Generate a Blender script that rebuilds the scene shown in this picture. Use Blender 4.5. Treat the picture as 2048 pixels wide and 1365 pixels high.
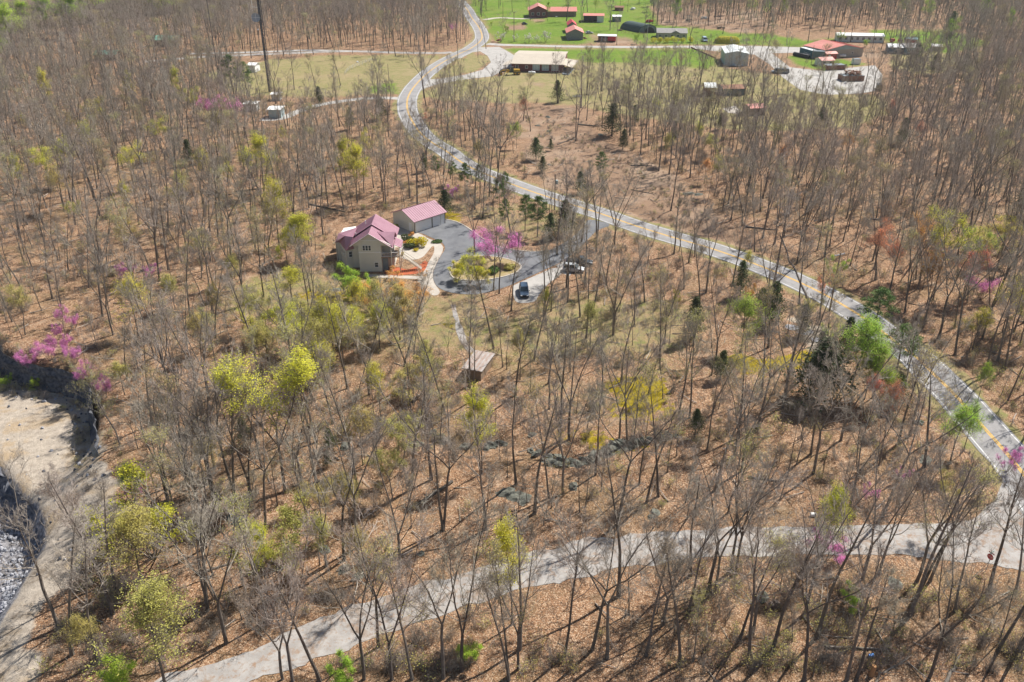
import bpy, math, random
import numpy as np
from mathutils import Vector, Matrix, noise

# ------------------------------------------------------------------ camera, sky, sun, exposure
scene = bpy.context.scene
for o in list(bpy.data.objects): bpy.data.objects.remove(o, do_unlink=True)
COL = scene.collection
F, PITCH, H = 1746.0, math.radians(28.3), 76.0
SP, CP = math.sin(PITCH), math.cos(PITCH)
cam_d = bpy.data.cameras.new('camera'); cam = bpy.data.objects.new('camera', cam_d); COL.objects.link(cam)
cam.location = (0, 0, H); cam.rotation_euler = (math.pi/2 - PITCH, 0, 0)
cam_d.sensor_width = 36; cam_d.lens = F/2048*36; cam_d.clip_end = 9000; cam_d.clip_start = 0.5
scene.camera = cam
SUN_AZ = math.atan2(0.76, 0.65); SUN_EL = math.radians(50)
world = bpy.data.worlds.new('World'); scene.world = world; world.use_nodes = True
wn = world.node_tree; wn.nodes.clear()
sky = wn.nodes.new('ShaderNodeTexSky'); sky.sky_type = 'NISHITA'; sky.sun_disc = False
sky.sun_elevation = SUN_EL; sky.sun_rotation = SUN_AZ; sky.dust_density = 1.0
bg = wn.nodes.new('ShaderNodeBackground'); bg.inputs[1].default_value = 0.065
wo = wn.nodes.new('ShaderNodeOutputWorld')
wn.links.new(sky.outputs[0], bg.inputs[0]); wn.links.new(bg.outputs[0], wo.inputs[0])
sun_d = bpy.data.lights.new('sun', 'SUN'); sun = bpy.data.objects.new('sun', sun_d); COL.objects.link(sun)
sun_d.energy = 5.0; sun_d.angle = math.radians(0.5); sun_d.color = (1.0, 0.95, 0.88)
sdir = Vector((math.sin(SUN_AZ)*math.cos(SUN_EL), math.cos(SUN_AZ)*math.cos(SUN_EL), math.sin(SUN_EL)))
sun.rotation_euler = sdir.to_track_quat('Z', 'Y').to_euler(); sun.location = (60, 60, 150)
scene.view_settings.view_transform = 'Standard'; scene.view_settings.look = 'None'
scene.view_settings.exposure = 0.62; scene.view_settings.gamma = 1; scene.view_settings.use_curve_mapping = False
scene.render.engine = 'CYCLES'
scene.cycles.max_bounces = 5; scene.cycles.diffuse_bounces = 3; scene.cycles.transparent_max_bounces = 8
scene.cycles.volume_bounces = 0

# ------------------------------------------------------------------ helpers
def tag(o, label=None, cat=None, group=None, kind=None):
    if label: o['label'] = label
    if cat: o['category'] = cat
    if group: o['group'] = group
    if kind: o['kind'] = kind
    return o
def thing(name, label, cat, loc=(0, 0, 0), rz=0.0, group=None):
    o = bpy.data.objects.new(name, None); COL.objects.link(o); o.empty_display_size = .5
    o.location = loc; o.rotation_euler = (0, 0, rz)
    return tag(o, label, cat, group)
def obj(name, me, parent=None, mats=None):
    o = bpy.data.objects.new(name, me); COL.objects.link(o)
    if parent: o.parent = parent
    if mats:
        for m in (mats if isinstance(mats, (list, tuple)) else [mats]): me.materials.append(m)
    return o
class MB:
    def __init__(s): s.v = []; s.f = []; s.m = []; s.cur = 0
    def quad(s, *p):
        n = len(s.v); s.v += [tuple(q) for q in p]; s.f.append(tuple(range(n, n+len(p)))); s.m.append(s.cur); return s
    def box(s, cx, cy, cz, sx, sy, sz, rz=0, taper=1.0):
        n = len(s.v); c, si = math.cos(rz), math.sin(rz)
        for z in (-1, 1):
            k = taper if z > 0 else 1
            for x, y in ((-1, -1), (1, -1), (1, 1), (-1, 1)):
                X, Y = x*sx/2*k, y*sy/2*k
                s.v.append((cx+X*c-Y*si, cy+X*si+Y*c, cz+z*sz/2))
        for f in ((3, 2, 1, 0), (4, 5, 6, 7), (0, 1, 5, 4), (1, 2, 6, 5), (2, 3, 7, 6), (3, 0, 4, 7)):
            s.f.append(tuple(n+i for i in f)); s.m.append(s.cur)
        return s
    def hexa(s, b, t):
        n = len(s.v); s.v += [tuple(q) for q in b] + [tuple(q) for q in t]; k = len(b)
        s.f.append(tuple(n+i for i in reversed(range(k)))); s.f.append(tuple(n+k+i for i in range(k))); s.m += [s.cur]*2
        for i in range(k):
            j = (i+1) % k; s.f.append((n+i, n+j, n+k+j, n+k+i)); s.m.append(s.cur)
        return s
    def slab(s, pts, th):      # polygon in 3D, thickened downwards
        return s.hexa([(p[0], p[1], p[2]-th) for p in pts], pts)
    def loft(s, secs, close=True, caps=True):
        n0 = len(s.v); k = len(secs[0])
        for sec in secs: s.v += [tuple(p) for p in sec]
        for a in range(len(secs)-1):
            for i in range(k if close else k-1):
                j = (i+1) % k
                s.f.append((n0+a*k+i, n0+a*k+j, n0+(a+1)*k+j, n0+(a+1)*k+i)); s.m.append(s.cur)
        if caps:
            s.f.append(tuple(n0+i for i in reversed(range(k)))); s.f.append(tuple(n0+(len(secs)-1)*k+i for i in range(k))); s.m += [s.cur]*2
        return s
    def tube(s, pts, rad, n=6, caps=False):
        if not isinstance(rad, (list, tuple)): rad = [rad]*len(pts)
        secs = []
        for i, p in enumerate(pts):
            p = Vector(p); d = (Vector(pts[min(i+1, len(pts)-1)]) - Vector(pts[max(i-1, 0)])).normalized()
            a = Vector((0, 0, 1)) if abs(d.z) < .9 else Vector((1, 0, 0))
            u = d.cross(a).normalized(); w = d.cross(u)
            secs.append([p + (u*math.cos(t)+w*math.sin(t))*rad[i] for t in [2*math.pi*q/n for q in range(n)]])
        return s.loft(secs, True, caps)
    def mesh(s, name):
        me = bpy.data.meshes.new(name); me.from_pydata(s.v, [], s.f)
        if any(s.m): me.polygons.foreach_set('material_index', s.m)
        me.update(); return me
    def build(s, name, mats, parent=None, label=None, smooth=False):
        me = s.mesh(name); o = obj(name, me, parent, mats)
        if label: o['label'] = label
        if smooth: me.polygons.foreach_set('use_smooth', [True]*len(me.polygons))
        return o

# ------------------------------------------------------------------ materials
def mat(name, col, rough=.8, spec=.3, metal=0.0, var=0.0, vscale=3.0, noise_amp=0.0, nscale=2.0, nscale2=None, col2=None, bump=0.0, hue=0.0, coat=0.0, trans=0.0):
    m = bpy.data.materials.new(name); m.use_nodes = True; nt = m.node_tree; N = nt.nodes; L = nt.links
    b = N['Principled BSDF']; b.inputs['Roughness'].default_value = rough
    b.inputs['Specular IOR Level'].default_value = spec; b.inputs['Metallic'].default_value = metal
    if coat: b.inputs['Coat Weight'].default_value = coat
    out = None
    rgb = N.new('ShaderNodeRGB'); rgb.outputs[0].default_value = (*col, 1); out = rgb.outputs[0]
    tc = N.new('ShaderNodeTexCoord')
    if col2 is not None:
        nz = N.new('ShaderNodeTexNoise'); nz.inputs['Scale'].default_value = nscale; nz.inputs['Detail'].default_value = 6
        nz.inputs['Roughness'].default_value = .65
        L.new(tc.outputs['Object'], nz.inputs['Vector'])
        rmp = N.new('ShaderNodeMapRange'); rmp.inputs[1].default_value = .35; rmp.inputs[2].default_value = .65
        L.new(nz.outputs[0], rmp.inputs[0])
        mx = N.new('ShaderNodeMix'); mx.data_type = 'RGBA'; L.new(rmp.outputs[0], mx.inputs[0]); L.new(out, mx.inputs[6]); mx.inputs[7].default_value = (*col2, 1)
        out = mx.outputs[2]
        if bump:
            bp = N.new('ShaderNodeBump'); bp.inputs['Strength'].default_value = bump; L.new(nz.outputs[0], bp.inputs['Height']); L.new(bp.outputs[0], b.inputs['Normal'])
    if var or hue:
        oi = N.new('ShaderNodeObjectInfo'); hs = N.new('ShaderNodeHueSaturation')
        mr = N.new('ShaderNodeMapRange'); mr.inputs[3].default_value = 1-var; mr.inputs[4].default_value = 1+var
        L.new(oi.outputs['Random'], mr.inputs[0]); L.new(mr.outputs[0], hs.inputs['Value'])
        m2 = N.new('ShaderNodeMath'); m2.operation = 'MULTIPLY'; m2.inputs[1].default_value = 7.31; L.new(oi.outputs['Random'], m2.inputs[0])
        m3 = N.new('ShaderNodeMath'); m3.operation = 'FRACT'; L.new(m2.outputs[0], m3.inputs[0])
        m4 = N.new('ShaderNodeMapRange'); m4.inputs[3].default_value = .5-hue; m4.inputs[4].default_value = .5+hue; L.new(m3.outputs[0], m4.inputs[0])
        L.new(m4.outputs[0], hs.inputs['Hue']); L.new(out, hs.inputs['Color']); out = hs.outputs[0]
    L.new(out, b.inputs['Base Color'])
    if trans:
        tr = N.new('ShaderNodeBsdfTranslucent'); L.new(out, tr.inputs[0]); ms = N.new('ShaderNodeMixShader'); ms.inputs[0].default_value = trans
        L.new(b.outputs[0], ms.inputs[1]); L.new(tr.outputs[0], ms.inputs[2]); L.new(ms.outputs[0], N['Material Output'].inputs[0])
    return m

def smooth(t): t = np.clip(t, 0, 1); return t*t*(3-2*t)
# value noise, numpy
_rs = np.random.RandomState(7); _tab = _rs.rand(256, 256)
def vnoise(x, y, sc):
    x = np.asarray(x, float)/sc; y = np.asarray(y, float)/sc
    xi = np.floor(x).astype(int); yi = np.floor(y).astype(int); fx = smooth(x-xi); fy = smooth(y-yi)
    g = lambda a, b: _tab[a & 255, b & 255]
    return (g(xi, yi)*(1-fx)+g(xi+1, yi)*fx)*(1-fy) + (g(xi, yi+1)*(1-fx)+g(xi+1, yi+1)*fx)*fy
def fbm(x, y, sc, o=4):
    r = 0; a = .5; tot = 0
    for i in range(o): r = r + a*vnoise(np.asarray(x)+i*37.7, np.asarray(y)-i*19.1, sc); tot += a; a *= .55; sc /= 2.03
    return r/tot
def at(x, y, z=0.0):
    """survey helper: where the sight line of an aerial-photo measurement meets the level z"""
    r = (x-1024)/F; d = (y-682.5)/F; t = (H-z)/(SP+d*CP); return (r*t, t*(CP-d*SP))
def to_px(X, Y, Z=0.0):
    zc = Y*CP+(H-Z)*SP; dn = -Y*SP+(H-Z)*CP
    return (1024+F*X/zc, 682.5+F*dn/zc)
def W(pts, z=0.0): return [at(x, y, z) for x, y in pts]
def pip(X, Y, poly):
    X = np.asarray(X, float); Y = np.asarray(Y, float); ins = np.zeros(X.shape, bool); n = len(poly)
    for i in range(n):
        x1, y1 = poly[i]; x2, y2 = poly[(i+1) % n]
        if y1 == y2: continue
        c = ((y1 > Y) != (y2 > Y)) & (X < (x2-x1)*(Y-y1)/(y2-y1)+x1); ins ^= c
    return ins
def pdist(X, Y, line, closed=False):
    X = np.asarray(X, float); Y = np.asarray(Y, float); d = np.full(X.shape, 1e9); n = len(line)
    for i in range(n if closed else n-1):
        x1, y1 = line[i]; x2, y2 = line[(i+1) % n]; dx, dy = x2-x1, y2-y1; l2 = dx*dx+dy*dy+1e-9
        t = np.clip(((X-x1)*dx+(Y-y1)*dy)/l2, 0, 1)
        d = np.minimum(d, np.hypot(X-x1-t*dx, Y-y1-t*dy))
    return d
def sdist(X, Y, poly):      # positive inside
    d = pdist(X, Y, poly, True); return np.where(pip(X, Y, poly), d, -d)
def catmull(pts, step=2.0):
    P = [np.array(p, float) for p in pts]; P = [2*P[0]-P[1]]+P+[2*P[-1]-P[-2]]; out = []
    for i in range(1, len(P)-2):
        n = max(1, int(np.linalg.norm(P[i+1]-P[i])/step))
        for k in range(n):
            t = k/n; a, b, c, d = P[i-1], P[i], P[i+1], P[i+2]
            out.append(.5*((2*b)+(-a+c)*t+(2*a-5*b+4*c-d)*t*t+(-a+3*b-3*c+d)*t**3))
    out.append(P[-2]); return [tuple(q) for q in out]

# ------------------------------------------------------------------ layout lines and areas (survey of the photograph)
main_px = [(905, -40), (911, -18), (918, 0), (934, 19), (943, 35), (955, 51), (963, 67), (962, 81), (942, 97), (915, 110), (888, 124), (861, 142), (840, 161), (824, 180), (815, 199), (815, 220),
  (821, 236), (832, 255), (845, 271), (866, 287), (893, 303), (915, 320), (942, 336), (969, 348), (1010, 364), (1050, 379), (1085, 391), (1147, 411), (1204, 429), (1270, 452), (1344, 475), (1420, 497), (1500, 525),
  (1573, 554), (1647, 589), (1717, 630), (1764, 664), (1805, 695), (1837, 719), (1866, 748), (1912, 793), (1952, 839), (1988, 879), (2028, 925), (2060, 968), (2100, 1030), (2135, 1095), (2165, 1180), (2205, 1310), (2235, 1480)]
MAIN = catmull(W(main_px), 2.0)
lower_up = [(250, 1385), (350, 1350), (418, 1330), (504, 1294), (589, 1260), (658, 1229), (726, 1209), (811, 1178), (897, 1151), (965, 1134), (1050, 1110), (1091, 1100), (1182, 1080), (1274, 1069), (1365, 1061), (1456, 1058), (1600, 1054), (1700, 1052), (1850, 1047), (1925, 1044), (1975, 1015), (1996, 985), (2010, 950)]
lower_dn = [(330, 1420), (430, 1395), (510, 1364), (589, 1339), (640, 1318), (700, 1294), (777, 1264), (828, 1247), (931, 1214), (990, 1198), (1061, 1178), (1152, 1157), (1243, 1134), (1319, 1126), (1395, 1120), (1487, 1114), (1578, 1111), (1703, 1109), (1850, 1113), (1950, 1127), (2048, 1145), (2110, 1170), (2150, 1190)]
def resample(line, n):
    p = np.array(line); d = np.r_[0, np.cumsum(np.hypot(*np.diff(p, axis=0).T))]; t = np.linspace(0, d[-1], n)
    return list(zip(np.interp(t, d, p[:, 0]), np.interp(t, d, p[:, 1])))
LU, LD = resample(catmull(W(lower_up)), 160), resample(catmull(W(lower_dn)), 160)
LOWERP = LU + LD[::-1]
SIDE = catmull(W([(975, 88), (999, 90), (1060, 91.5), (1145, 93.6), (1267, 94.5), (1377, 94), (1450, 94), (1520, 96), (1600, 97), (1680, 97)]), 3)
LOT = W([(1500, 96), (1535, 100), (1580, 135), (1640, 142), (1750, 131), (1765, 150), (1762, 180), (1720, 188), (1650, 190), (1600, 180), (1565, 155), (1540, 130), (1500, 104), (1380, 97), (1360, 93)])
LOT2 = W([(1420, 94), (1500, 92), (1600, 95), (1605, 106), (1540, 107), (1500, 110), (1440, 104), (1400, 99)])
APRON = W([(975, 95), (998, 94), (1010, 100), (1030, 112), (1028, 132), (1010, 140), (985, 153), (950, 157), (915, 162), (880, 168), (853, 176), (835, 186), (828, 174), (850, 160), (880, 158), (930, 150), (965, 140), (982, 125), (975, 112), (960, 103), (945, 105), (935, 110), (920, 118), (925, 108), (950, 95)])
TOWERRD = catmull(W([(815, 199), (790, 197), (740, 197), (690, 202), (640, 210), (600, 222), (560, 238), (520, 240)]), 3)
NORTHRD = catmull(W([(905, 105), (888, 106.5), (800, 106), (700, 103), (600, 106), (478, 111), (393, 115), (290, 124)]), 4)
NORTHRD2 = catmull(W([(700, 103), (620, 101), (560, 103), (470, 106), (380, 108)]), 4)
DRIVE_T = catmull(W([(968, 40), (1000, 36), (1045, 38), (1085, 34)]), 4)
QUARRY = W([(-160, 640), (-60, 668), (0, 693), (60, 722), (140, 738), (185, 762), (203, 850), (222, 930), (255, 1005), (240, 1060), (160, 1120), (110, 1200), (75, 1290), (55, 1400), (30, 1600), (-500, 1700), (-400, 900)])
PIT = W([(-140, 860), (-50, 905), (0, 926), (40, 968), (80, 1015), (100, 1060), (104, 1110), (88, 1165), (55, 1235), (10, 1310), (-30, 1420), (-300, 1500), (-300, 1000)], -5)
LEDGE = catmull(W([(865, 868), (905, 884), (950, 897), (1010, 880), (1050, 895), (1090, 915), (1130, 925), (1180, 918), (1215, 900), (1240, 892), (1290, 880), (1350, 868)]), 1.0)
RIGHT = MAIN[::4]+MAIN[-1:]+[(300, 40), (700, 300), (700, 900)]
def hgt(X, Y):
    X = np.asarray(X, float); Y = np.asarray(Y, float)
    u = -X*.6+(Y-400)*.5
    z = -55*smooth((u-185)/230)
    # quarry bench: sheer in the north, a ramp in the south
    dq = sdist(X, Y, QUARRY); w = 1.2+16*smooth((118-Y)/25)
    z = z - 4.6*smooth(dq/w)
    dp = sdist(X, Y, PIT); z = z - 3.6*smooth((dp+.3)/(3.5+4*smooth((95-Y)/20))) - .6*fbm(X, Y, 3, 3)*smooth(dp/3)
    # micro relief away from roads
    dr = np.minimum(pdist(X, Y, MAIN[::4]+MAIN[-1:]), -sdist(X, Y, LOWERP[::4]))
    a = smooth((dr-5)/8)*smooth((200-Y)/60)*(1-smooth((dq+1)/2))*smooth((np.hypot(X+8, Y-178)-36)/14)
    z = z + a*((fbm(X, Y, 9, 3)-.5)*.9 + (fbm(X+91, Y, 2.3, 2)-.5)*.22)
    # roadside ditch on the outer bank of the highway
    z = z - .9*np.exp(-((dr-8.5)/2.0)**2)*pip(X, Y, RIGHT)*smooth((X-15)/20)*(dr < 20)
    # step at the rock ledge: ground below it lies lower
    dl = pdist(X, Y, LEDGE[::3]+LEDGE[-1:])
    z = z - .9*np.exp(-(dl/2.0)**2)*a
    return z
def h1(x, y): return float(hgt(np.array([x]), np.array([y]))[0])
def gat(x, y):
    X, Y = at(x, y); z = h1(X, Y)
    for _ in range(4): X, Y = at(x, y, z); z = h1(X, Y)
    return X, Y, z
# ------------------------------------------------------------------ ground
def axis(a, b, step, lo, hi):
    v = list(np.arange(a, b+.01, step)); s = step; x = b
    while x < hi: s = min(s*1.05, 60); x += s; v.append(x)
    s = step; x = a; l = []
    while x > lo: s = min(s*1.05, 60); x -= s; l.append(x)
    return np.array(l[::-1]+v)
GX = axis(-120, 100, 1.0, -2600, 2600); GY = axis(50, 260, 1.0, -500, 4200)
gx, gy = np.meshgrid(GX, GY); gz = hgt(gx, gy)
nx, ny = len(GX), len(GY)
me = bpy.data.meshes.new('ground'); me.vertices.add(nx*ny)
me.vertices.foreach_set('co', np.stack([gx, gy, gz], -1).ravel())
idx = np.arange(nx*ny).reshape(ny, nx)
q = np.stack([idx[:-1, :-1], idx[:-1, 1:], idx[1:, 1:], idx[1:, :-1]], -1).reshape(-1, 4)
me.loops.add(q.size); me.polygons.add(len(q)); me.loops.foreach_set('vertex_index', q.ravel())
me.polygons.foreach_set('loop_start', np.arange(len(q))*4); me.polygons.foreach_set('loop_total', np.full(len(q), 4))
me.polygons.foreach_set('use_smooth', np.ones(len(q), bool)); me.update(); me.validate()
def soft(poly, w, jit=1.0, sc=8):      # soft membership with ragged border
    n = (fbm(gx, gy, sc, 3)-.5)*2*jit*w
    return smooth((sdist(gx, gy, poly)+n)/w*.5+.5)
dmain = pdist(gx, gy, MAIN[::2]+MAIN[-1:]); dlow = -sdist(gx, gy, LOWERP[::4])
green = np.zeros(gx.shape); dry = green.copy(); dirt = green.copy(); rock = green.copy(); moss = green.copy(); pale = green.copy()
for P in [[(920, -60), (1300, -60), (1330, 50), (1440, 58), (1560, 72), (1610, 80), (1600, 93), (1000, 88), (985, 80), (968, 45), (945, 22)],
          [(1005, 98), (1400, 100), (1430, 118), (1425, 140), (1300, 128), (1180, 125), (1160, 118), (1030, 108)],
          [(1575, 112), (1650, 118), (1740, 126), (1650, 140), (1590, 133)], [(1545, 80), (1680, 78), (1680, 92), (1540, 93)], [(740, 168), (800, 165), (800, 187), (730, 188)], [(1740, 62), (1900, 62), (1990, 85), (1900, 108), (1790, 100)],
          ]:
    green = np.maximum(green, soft(W(P), 4, .8, 14)*.95)
for P in [[(505, 126), (560, 118), (700, 110), (885, 108), (850, 142), (795, 188), (640, 195), (480, 190), (395, 150)],
          [(1000, 96), (1400, 98), (1440, 135), (1560, 152), (1640, 185), (1760, 190), (1790, 225), (1700, 255), (1500, 262), (1350, 245), (1240, 228), (1150, 212), (1050, 206), (1000, 206), (880, 200), (845, 192), (870, 164), (1010, 150)],
          [(870, 150), (905, 128), (940, 112), (975, 110), (978, 125), (955, 142), (910, 154), (880, 158)], [(1780, 100), (1900, 100), (1960, 140), (1850, 150), (1790, 140)], [(1150, 20), (1300, 25), (1320, 86), (1150, 88)]]:
    dry = np.maximum(dry, soft(W(P), 3, 1, 9))
for P, k in [([(440, 570), (600, 540), (700, 560), (860, 580), (960, 590), (1060, 610), (1250, 590), (1400, 620), (1360, 700), (1100, 720), (850, 720), (640, 700), (450, 640)], .62),
          ([(880, 600), (1000, 600), (1120, 580), (1230, 570), (1250, 640), (1080, 690), (900, 660)], .5),
          ([(860, 400), (980, 420), (1150, 440), (1160, 470), (1050, 490), (960, 440), (860, 430)], .55), ([(1050, 760), (1300, 720), (1400, 760), (1340, 860), (1180, 860)], .35)]:
    dry = np.maximum(dry, soft(W(P), 8, 1.3, 12)*k)
for P, k in [([(1030, 212), (1150, 218), (1210, 285), (1260, 300), (1340, 345), (1450, 440), (1510, 490), (1460, 486), (1340, 460), (1200, 415), (1080, 372), (1060, 330), (1040, 280)], .9), ([(1290, 10), (1500, 15), (1560, 55), (1500, 68), (1320, 50)], .8),
          ([(1045, 205), (1180, 210), (1200, 250), (1100, 240)], .6), ([(1010, 50), (1042, 49), (1046, 60), (1010, 60)], 1), ([(1180, 70), (1270, 74), (1270, 88), (1175, 90)], .8), ([(1060, 38), (1090, 38), (1092, 46), (1064, 48)], .8), ([(1690, 100), (1780, 108), (1760, 122), (1700, 118)], .7),
          ([(1060, 163), (1090, 166), (1085, 178), (1062, 172)], .8), ([(1560, 575), (1640, 600), (1720, 690), (1640, 680), (1570, 620)], .5)]:
    dirt = np.maximum(dirt, soft(W(P), 4, 1.2, 6)*k)
for P, k in [([(1205, 770), (1260, 755), (1330, 765), (1340, 800), (1290, 840), (1220, 815)], .8), ([(1150, 872), (1250, 870), (1330, 855), (1340, 880), (1180, 885)], .7), ([(1465, 705), (1560, 700), (1650, 690), (1640, 730), (1530, 745), (1480, 735)], .75), ([(1500, 690), (1640, 650), (1660, 690), (1560, 740)], .4), ([(905, 540), (985, 545), (985, 556), (915, 552)], .6), ([(560, 575), (700, 580), (780, 600), (640, 620)], .6),
          ([(880, 420), (930, 440), (925, 452), (890, 445)], .8), ([(850, 660), (870, 640), (1000, 640), (980, 680)], .5)]:
    moss = np.maximum(moss, soft(W(P), 3.5, 1.6, 4)*k)
green *= 1-dirt; dry *= 1-dirt*.9
rock = smooth((sdist(gx, gy, QUARRY)+1)/3+ (fbm(gx, gy, 5, 3)-.5)*2)
pale = np.maximum(soft(W([(1590, 640), (1660, 650), (1670, 670), (1640, 700), (1590, 680)]), 2, 1.5, 3), rock)
verge = smooth((6.3-dmain)/1.5+(fbm(gx, gy, 4, 3)-.5)*2.5)*(dmain > 0)
dry = np.maximum(dry, verge*.75); moss = np.maximum(moss, .25*verge*(gy < 200))
pitm = smooth((sdist(gx, gy, PIT)+.5)/1.5)
a1 = me.color_attributes.new('zone_a', 'FLOAT_COLOR', 'POINT'); a1.data.foreach_set('color', np.stack([green, dry, dirt, moss], -1).ravel())
a2 = me.color_attributes.new('zone_b', 'FLOAT_COLOR', 'POINT'); a2.data.foreach_set('color', np.stack([rock, pitm, pale, np.ones(gx.shape)], -1).ravel())

def ground_mat():
    m = bpy.data.materials.new('ground'); m.use_nodes = True; nt = m.node_tree; N = nt.nodes; L = nt.links; b = N['Principled BSDF']
    b.inputs['Roughness'].default_value = .95; b.inputs['Specular IOR Level'].default_value = .1
    tc = N.new('ShaderNodeTexCoord')
    def nz(sc, det=4, rough=.6, dist=0):
        n = N.new('ShaderNodeTexNoise'); n.inputs['Scale'].default_value = sc; n.inputs['Detail'].default_value = det; n.inputs['Roughness'].default_value = rough
        n.inputs['Distortion'].default_value = dist; L.new(tc.outputs['Object'], n.inputs['Vector']); return n.outputs[0]
    def mr(x, a, bb, c=0, d=1):
        n = N.new('ShaderNodeMapRange'); L.new(x, n.inputs[0])
        for i, v in enumerate((a, bb, c, d)): n.inputs[i+1].default_value = v
        return n.outputs[0]
    def mix(f, A, B, mode='MIX'):
        n = N.new('ShaderNodeMix'); n.data_type = 'RGBA'; n.blend_type = mode
        if hasattr(f, 'links'): L.new(f, n.inputs[0])
        else: n.inputs[0].default_value = f
        for k, v in ((6, A), (7, B)):
            if hasattr(v, 'links'): L.new(v, n.inputs[k])
            else: n.inputs[k].default_value = (*v, 1)
        return n.outputs[2]
    def mth(op, x, y):
        n = N.new('ShaderNodeMath'); n.operation = op
        for k, v in ((0, x), (1, y)):
            if hasattr(v, 'links'): L.new(v, n.inputs[k])
            else: n.inputs[k].default_value = v
        return n.outputs[0]
    za = N.new('ShaderNodeAttribute'); za.attribute_name = 'zone_a'; sa = N.new('ShaderNodeSeparateColor'); L.new(za.outputs['Color'], sa.inputs[0])
    zb = N.new('ShaderNodeAttribute'); zb.attribute_name = 'zone_b'; sb = N.new('ShaderNodeSeparateColor'); L.new(zb.outputs['Color'], sb.inputs[0])
    vor = N.new('ShaderNodeTexVoronoi'); vor.inputs['Scale'].default_value = 9.5; L.new(tc.outputs['Object'], vor.inputs['Vector'])
    vs = N.new('ShaderNodeSeparateColor'); L.new(vor.outputs['Color'], vs.inputs[0])
    vor2 = N.new('ShaderNodeTexVoronoi'); vor2.inputs['Scale'].default_value = 3.6; L.new(tc.outputs['Object'], vor2.inputs['Vector'])
    vs2 = N.new('ShaderNodeSeparateColor'); L.new(vor2.outputs['Color'], vs2.inputs[0])
    big = nz(.06, 5, .6); mid = nz(.45, 6, .7); fine = nz(4.5, 5, .8)
    lit = mix(mr(fine, .34, .66), LIT[0], LIT[1])
    lit = mix(mr(vs.outputs[0], .75, .8), lit, LIT[2]); lit = mix(mth('MULTIPLY', mr(vs.outputs[1], .82, .86), .8), lit, LIT[3])
    lit = mix(mth('MULTIPLY', mr(vs2.outputs[0], .86, .9), .45), lit, LIT[3])
    lit = mix(mth('MULTIPLY', mr(mid, .5, .66), .6), lit, LIT[3]); lit = mix(mth('MULTIPLY', mr(nz(.17, 6, .7), .52, .64), .45), lit, (.17, .125, .07)); lit = mix(mth('MULTIPLY', mr(nz(.23, 5, .65, 1), .56, .66), .4), lit, (.50, .37, .26))
    lit = mix(mth('MULTIPLY', mr(big, .5, .7), .5), lit, LIT[4])
    dryc = mix(mr(fine, .3, .7), (.21, .18, .07), (.38, .31, .17)); dryc = mix(mr(mid, .45, .7), dryc, (.18, .20, .06)); dryc = mix(mth('MULTIPLY', mr(big, .5, .68), .6), dryc, (.38, .28, .17))
    grc = mix(mr(mid, .35, .65), (.10, .18, .02), (.17, .25, .03)); grc = mix(mth('MULTIPLY', mr(big, .45, .7), .7), grc, (.22, .22, .06))
    drc = mix(mr(fine, .3, .7), (.17, .10, .065), (.42, .29, .19)); drc = mix(mth('MULTIPLY', mr(mid, .5, .65), .7), drc, (.14, .085, .06)); drc = mix(mth('MULTIPLY', mr(big, .5, .6), .5), drc, (.40, .30, .22))
    msc = mix(mr(fine, .35, .65), (.17, .135, .01), (.42, .31, .02)); 
    rkc = mix(mr(nz(.9, 8, .7), .35, .65), (.34, .29, .235), (.52, .45, .365)); rkc = mix(mr(nz(.16, 6, .65, .6), .5, .62), rkc, (.42, .32, .21)); rkc = mix(mth('MULTIPLY', mr(nz(.11, 6, .7), .55, .62), .8), rkc, (.22, .17, .12)); rkc = mix(mth('MULTIPLY', mr(nz(2.2, 5, .7), .58, .66), .6), rkc, (.26, .21, .16))
    ptc = mix(mr(nz(1.4, 6, .7), .4, .6), (.10, .10, .11), (.36, .35, .36))
    c = lit
    def edge(x, w=.25): return mr(mth('ADD', x, mth('MULTIPLY', mth('SUBTRACT', mid, .5), 1.1)), .5-w, .5+w)
    c = mix(edge(sa.outputs[2]), c, drc); c = mix(edge(sa.outputs[1]), c, dryc); c = mix(edge(sa.outputs[0]), c, grc)
    c = mix(mr(mth('ADD', za.outputs['Alpha'], mth('MULTIPLY', mth('SUBTRACT', nz(.9, 6, .7), .5), 1.8)), .5, .62), c, msc)
    c = mix(edge(sb.outputs[2], .15), c, rkc); c = mix(edge(sb.outputs[1], .1), c, ptc)
    L.new(c, b.inputs['Base Color'])
    bp = N.new('ShaderNodeBump'); bp.inputs['Strength'].default_value = .9; bp.inputs['Distance'].default_value = .25
    hb = mth('ADD', mth('MULTIPLY', fine, .5), mth('MULTIPLY', vs.outputs[2], .25)); hb = mth('ADD', hb, mid); L.new(hb, bp.inputs['Height']); L.new(bp.outputs[0], b.inputs['Normal'])
    return m
LIT = [(.185, .098, .052), (.43, .25, .143), (.58, .42, .285), (.06, .038, .027), (.20, .15, .075)]
g = obj('ground', me, None, ground_mat()); g['kind'] = 'structure'

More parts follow.
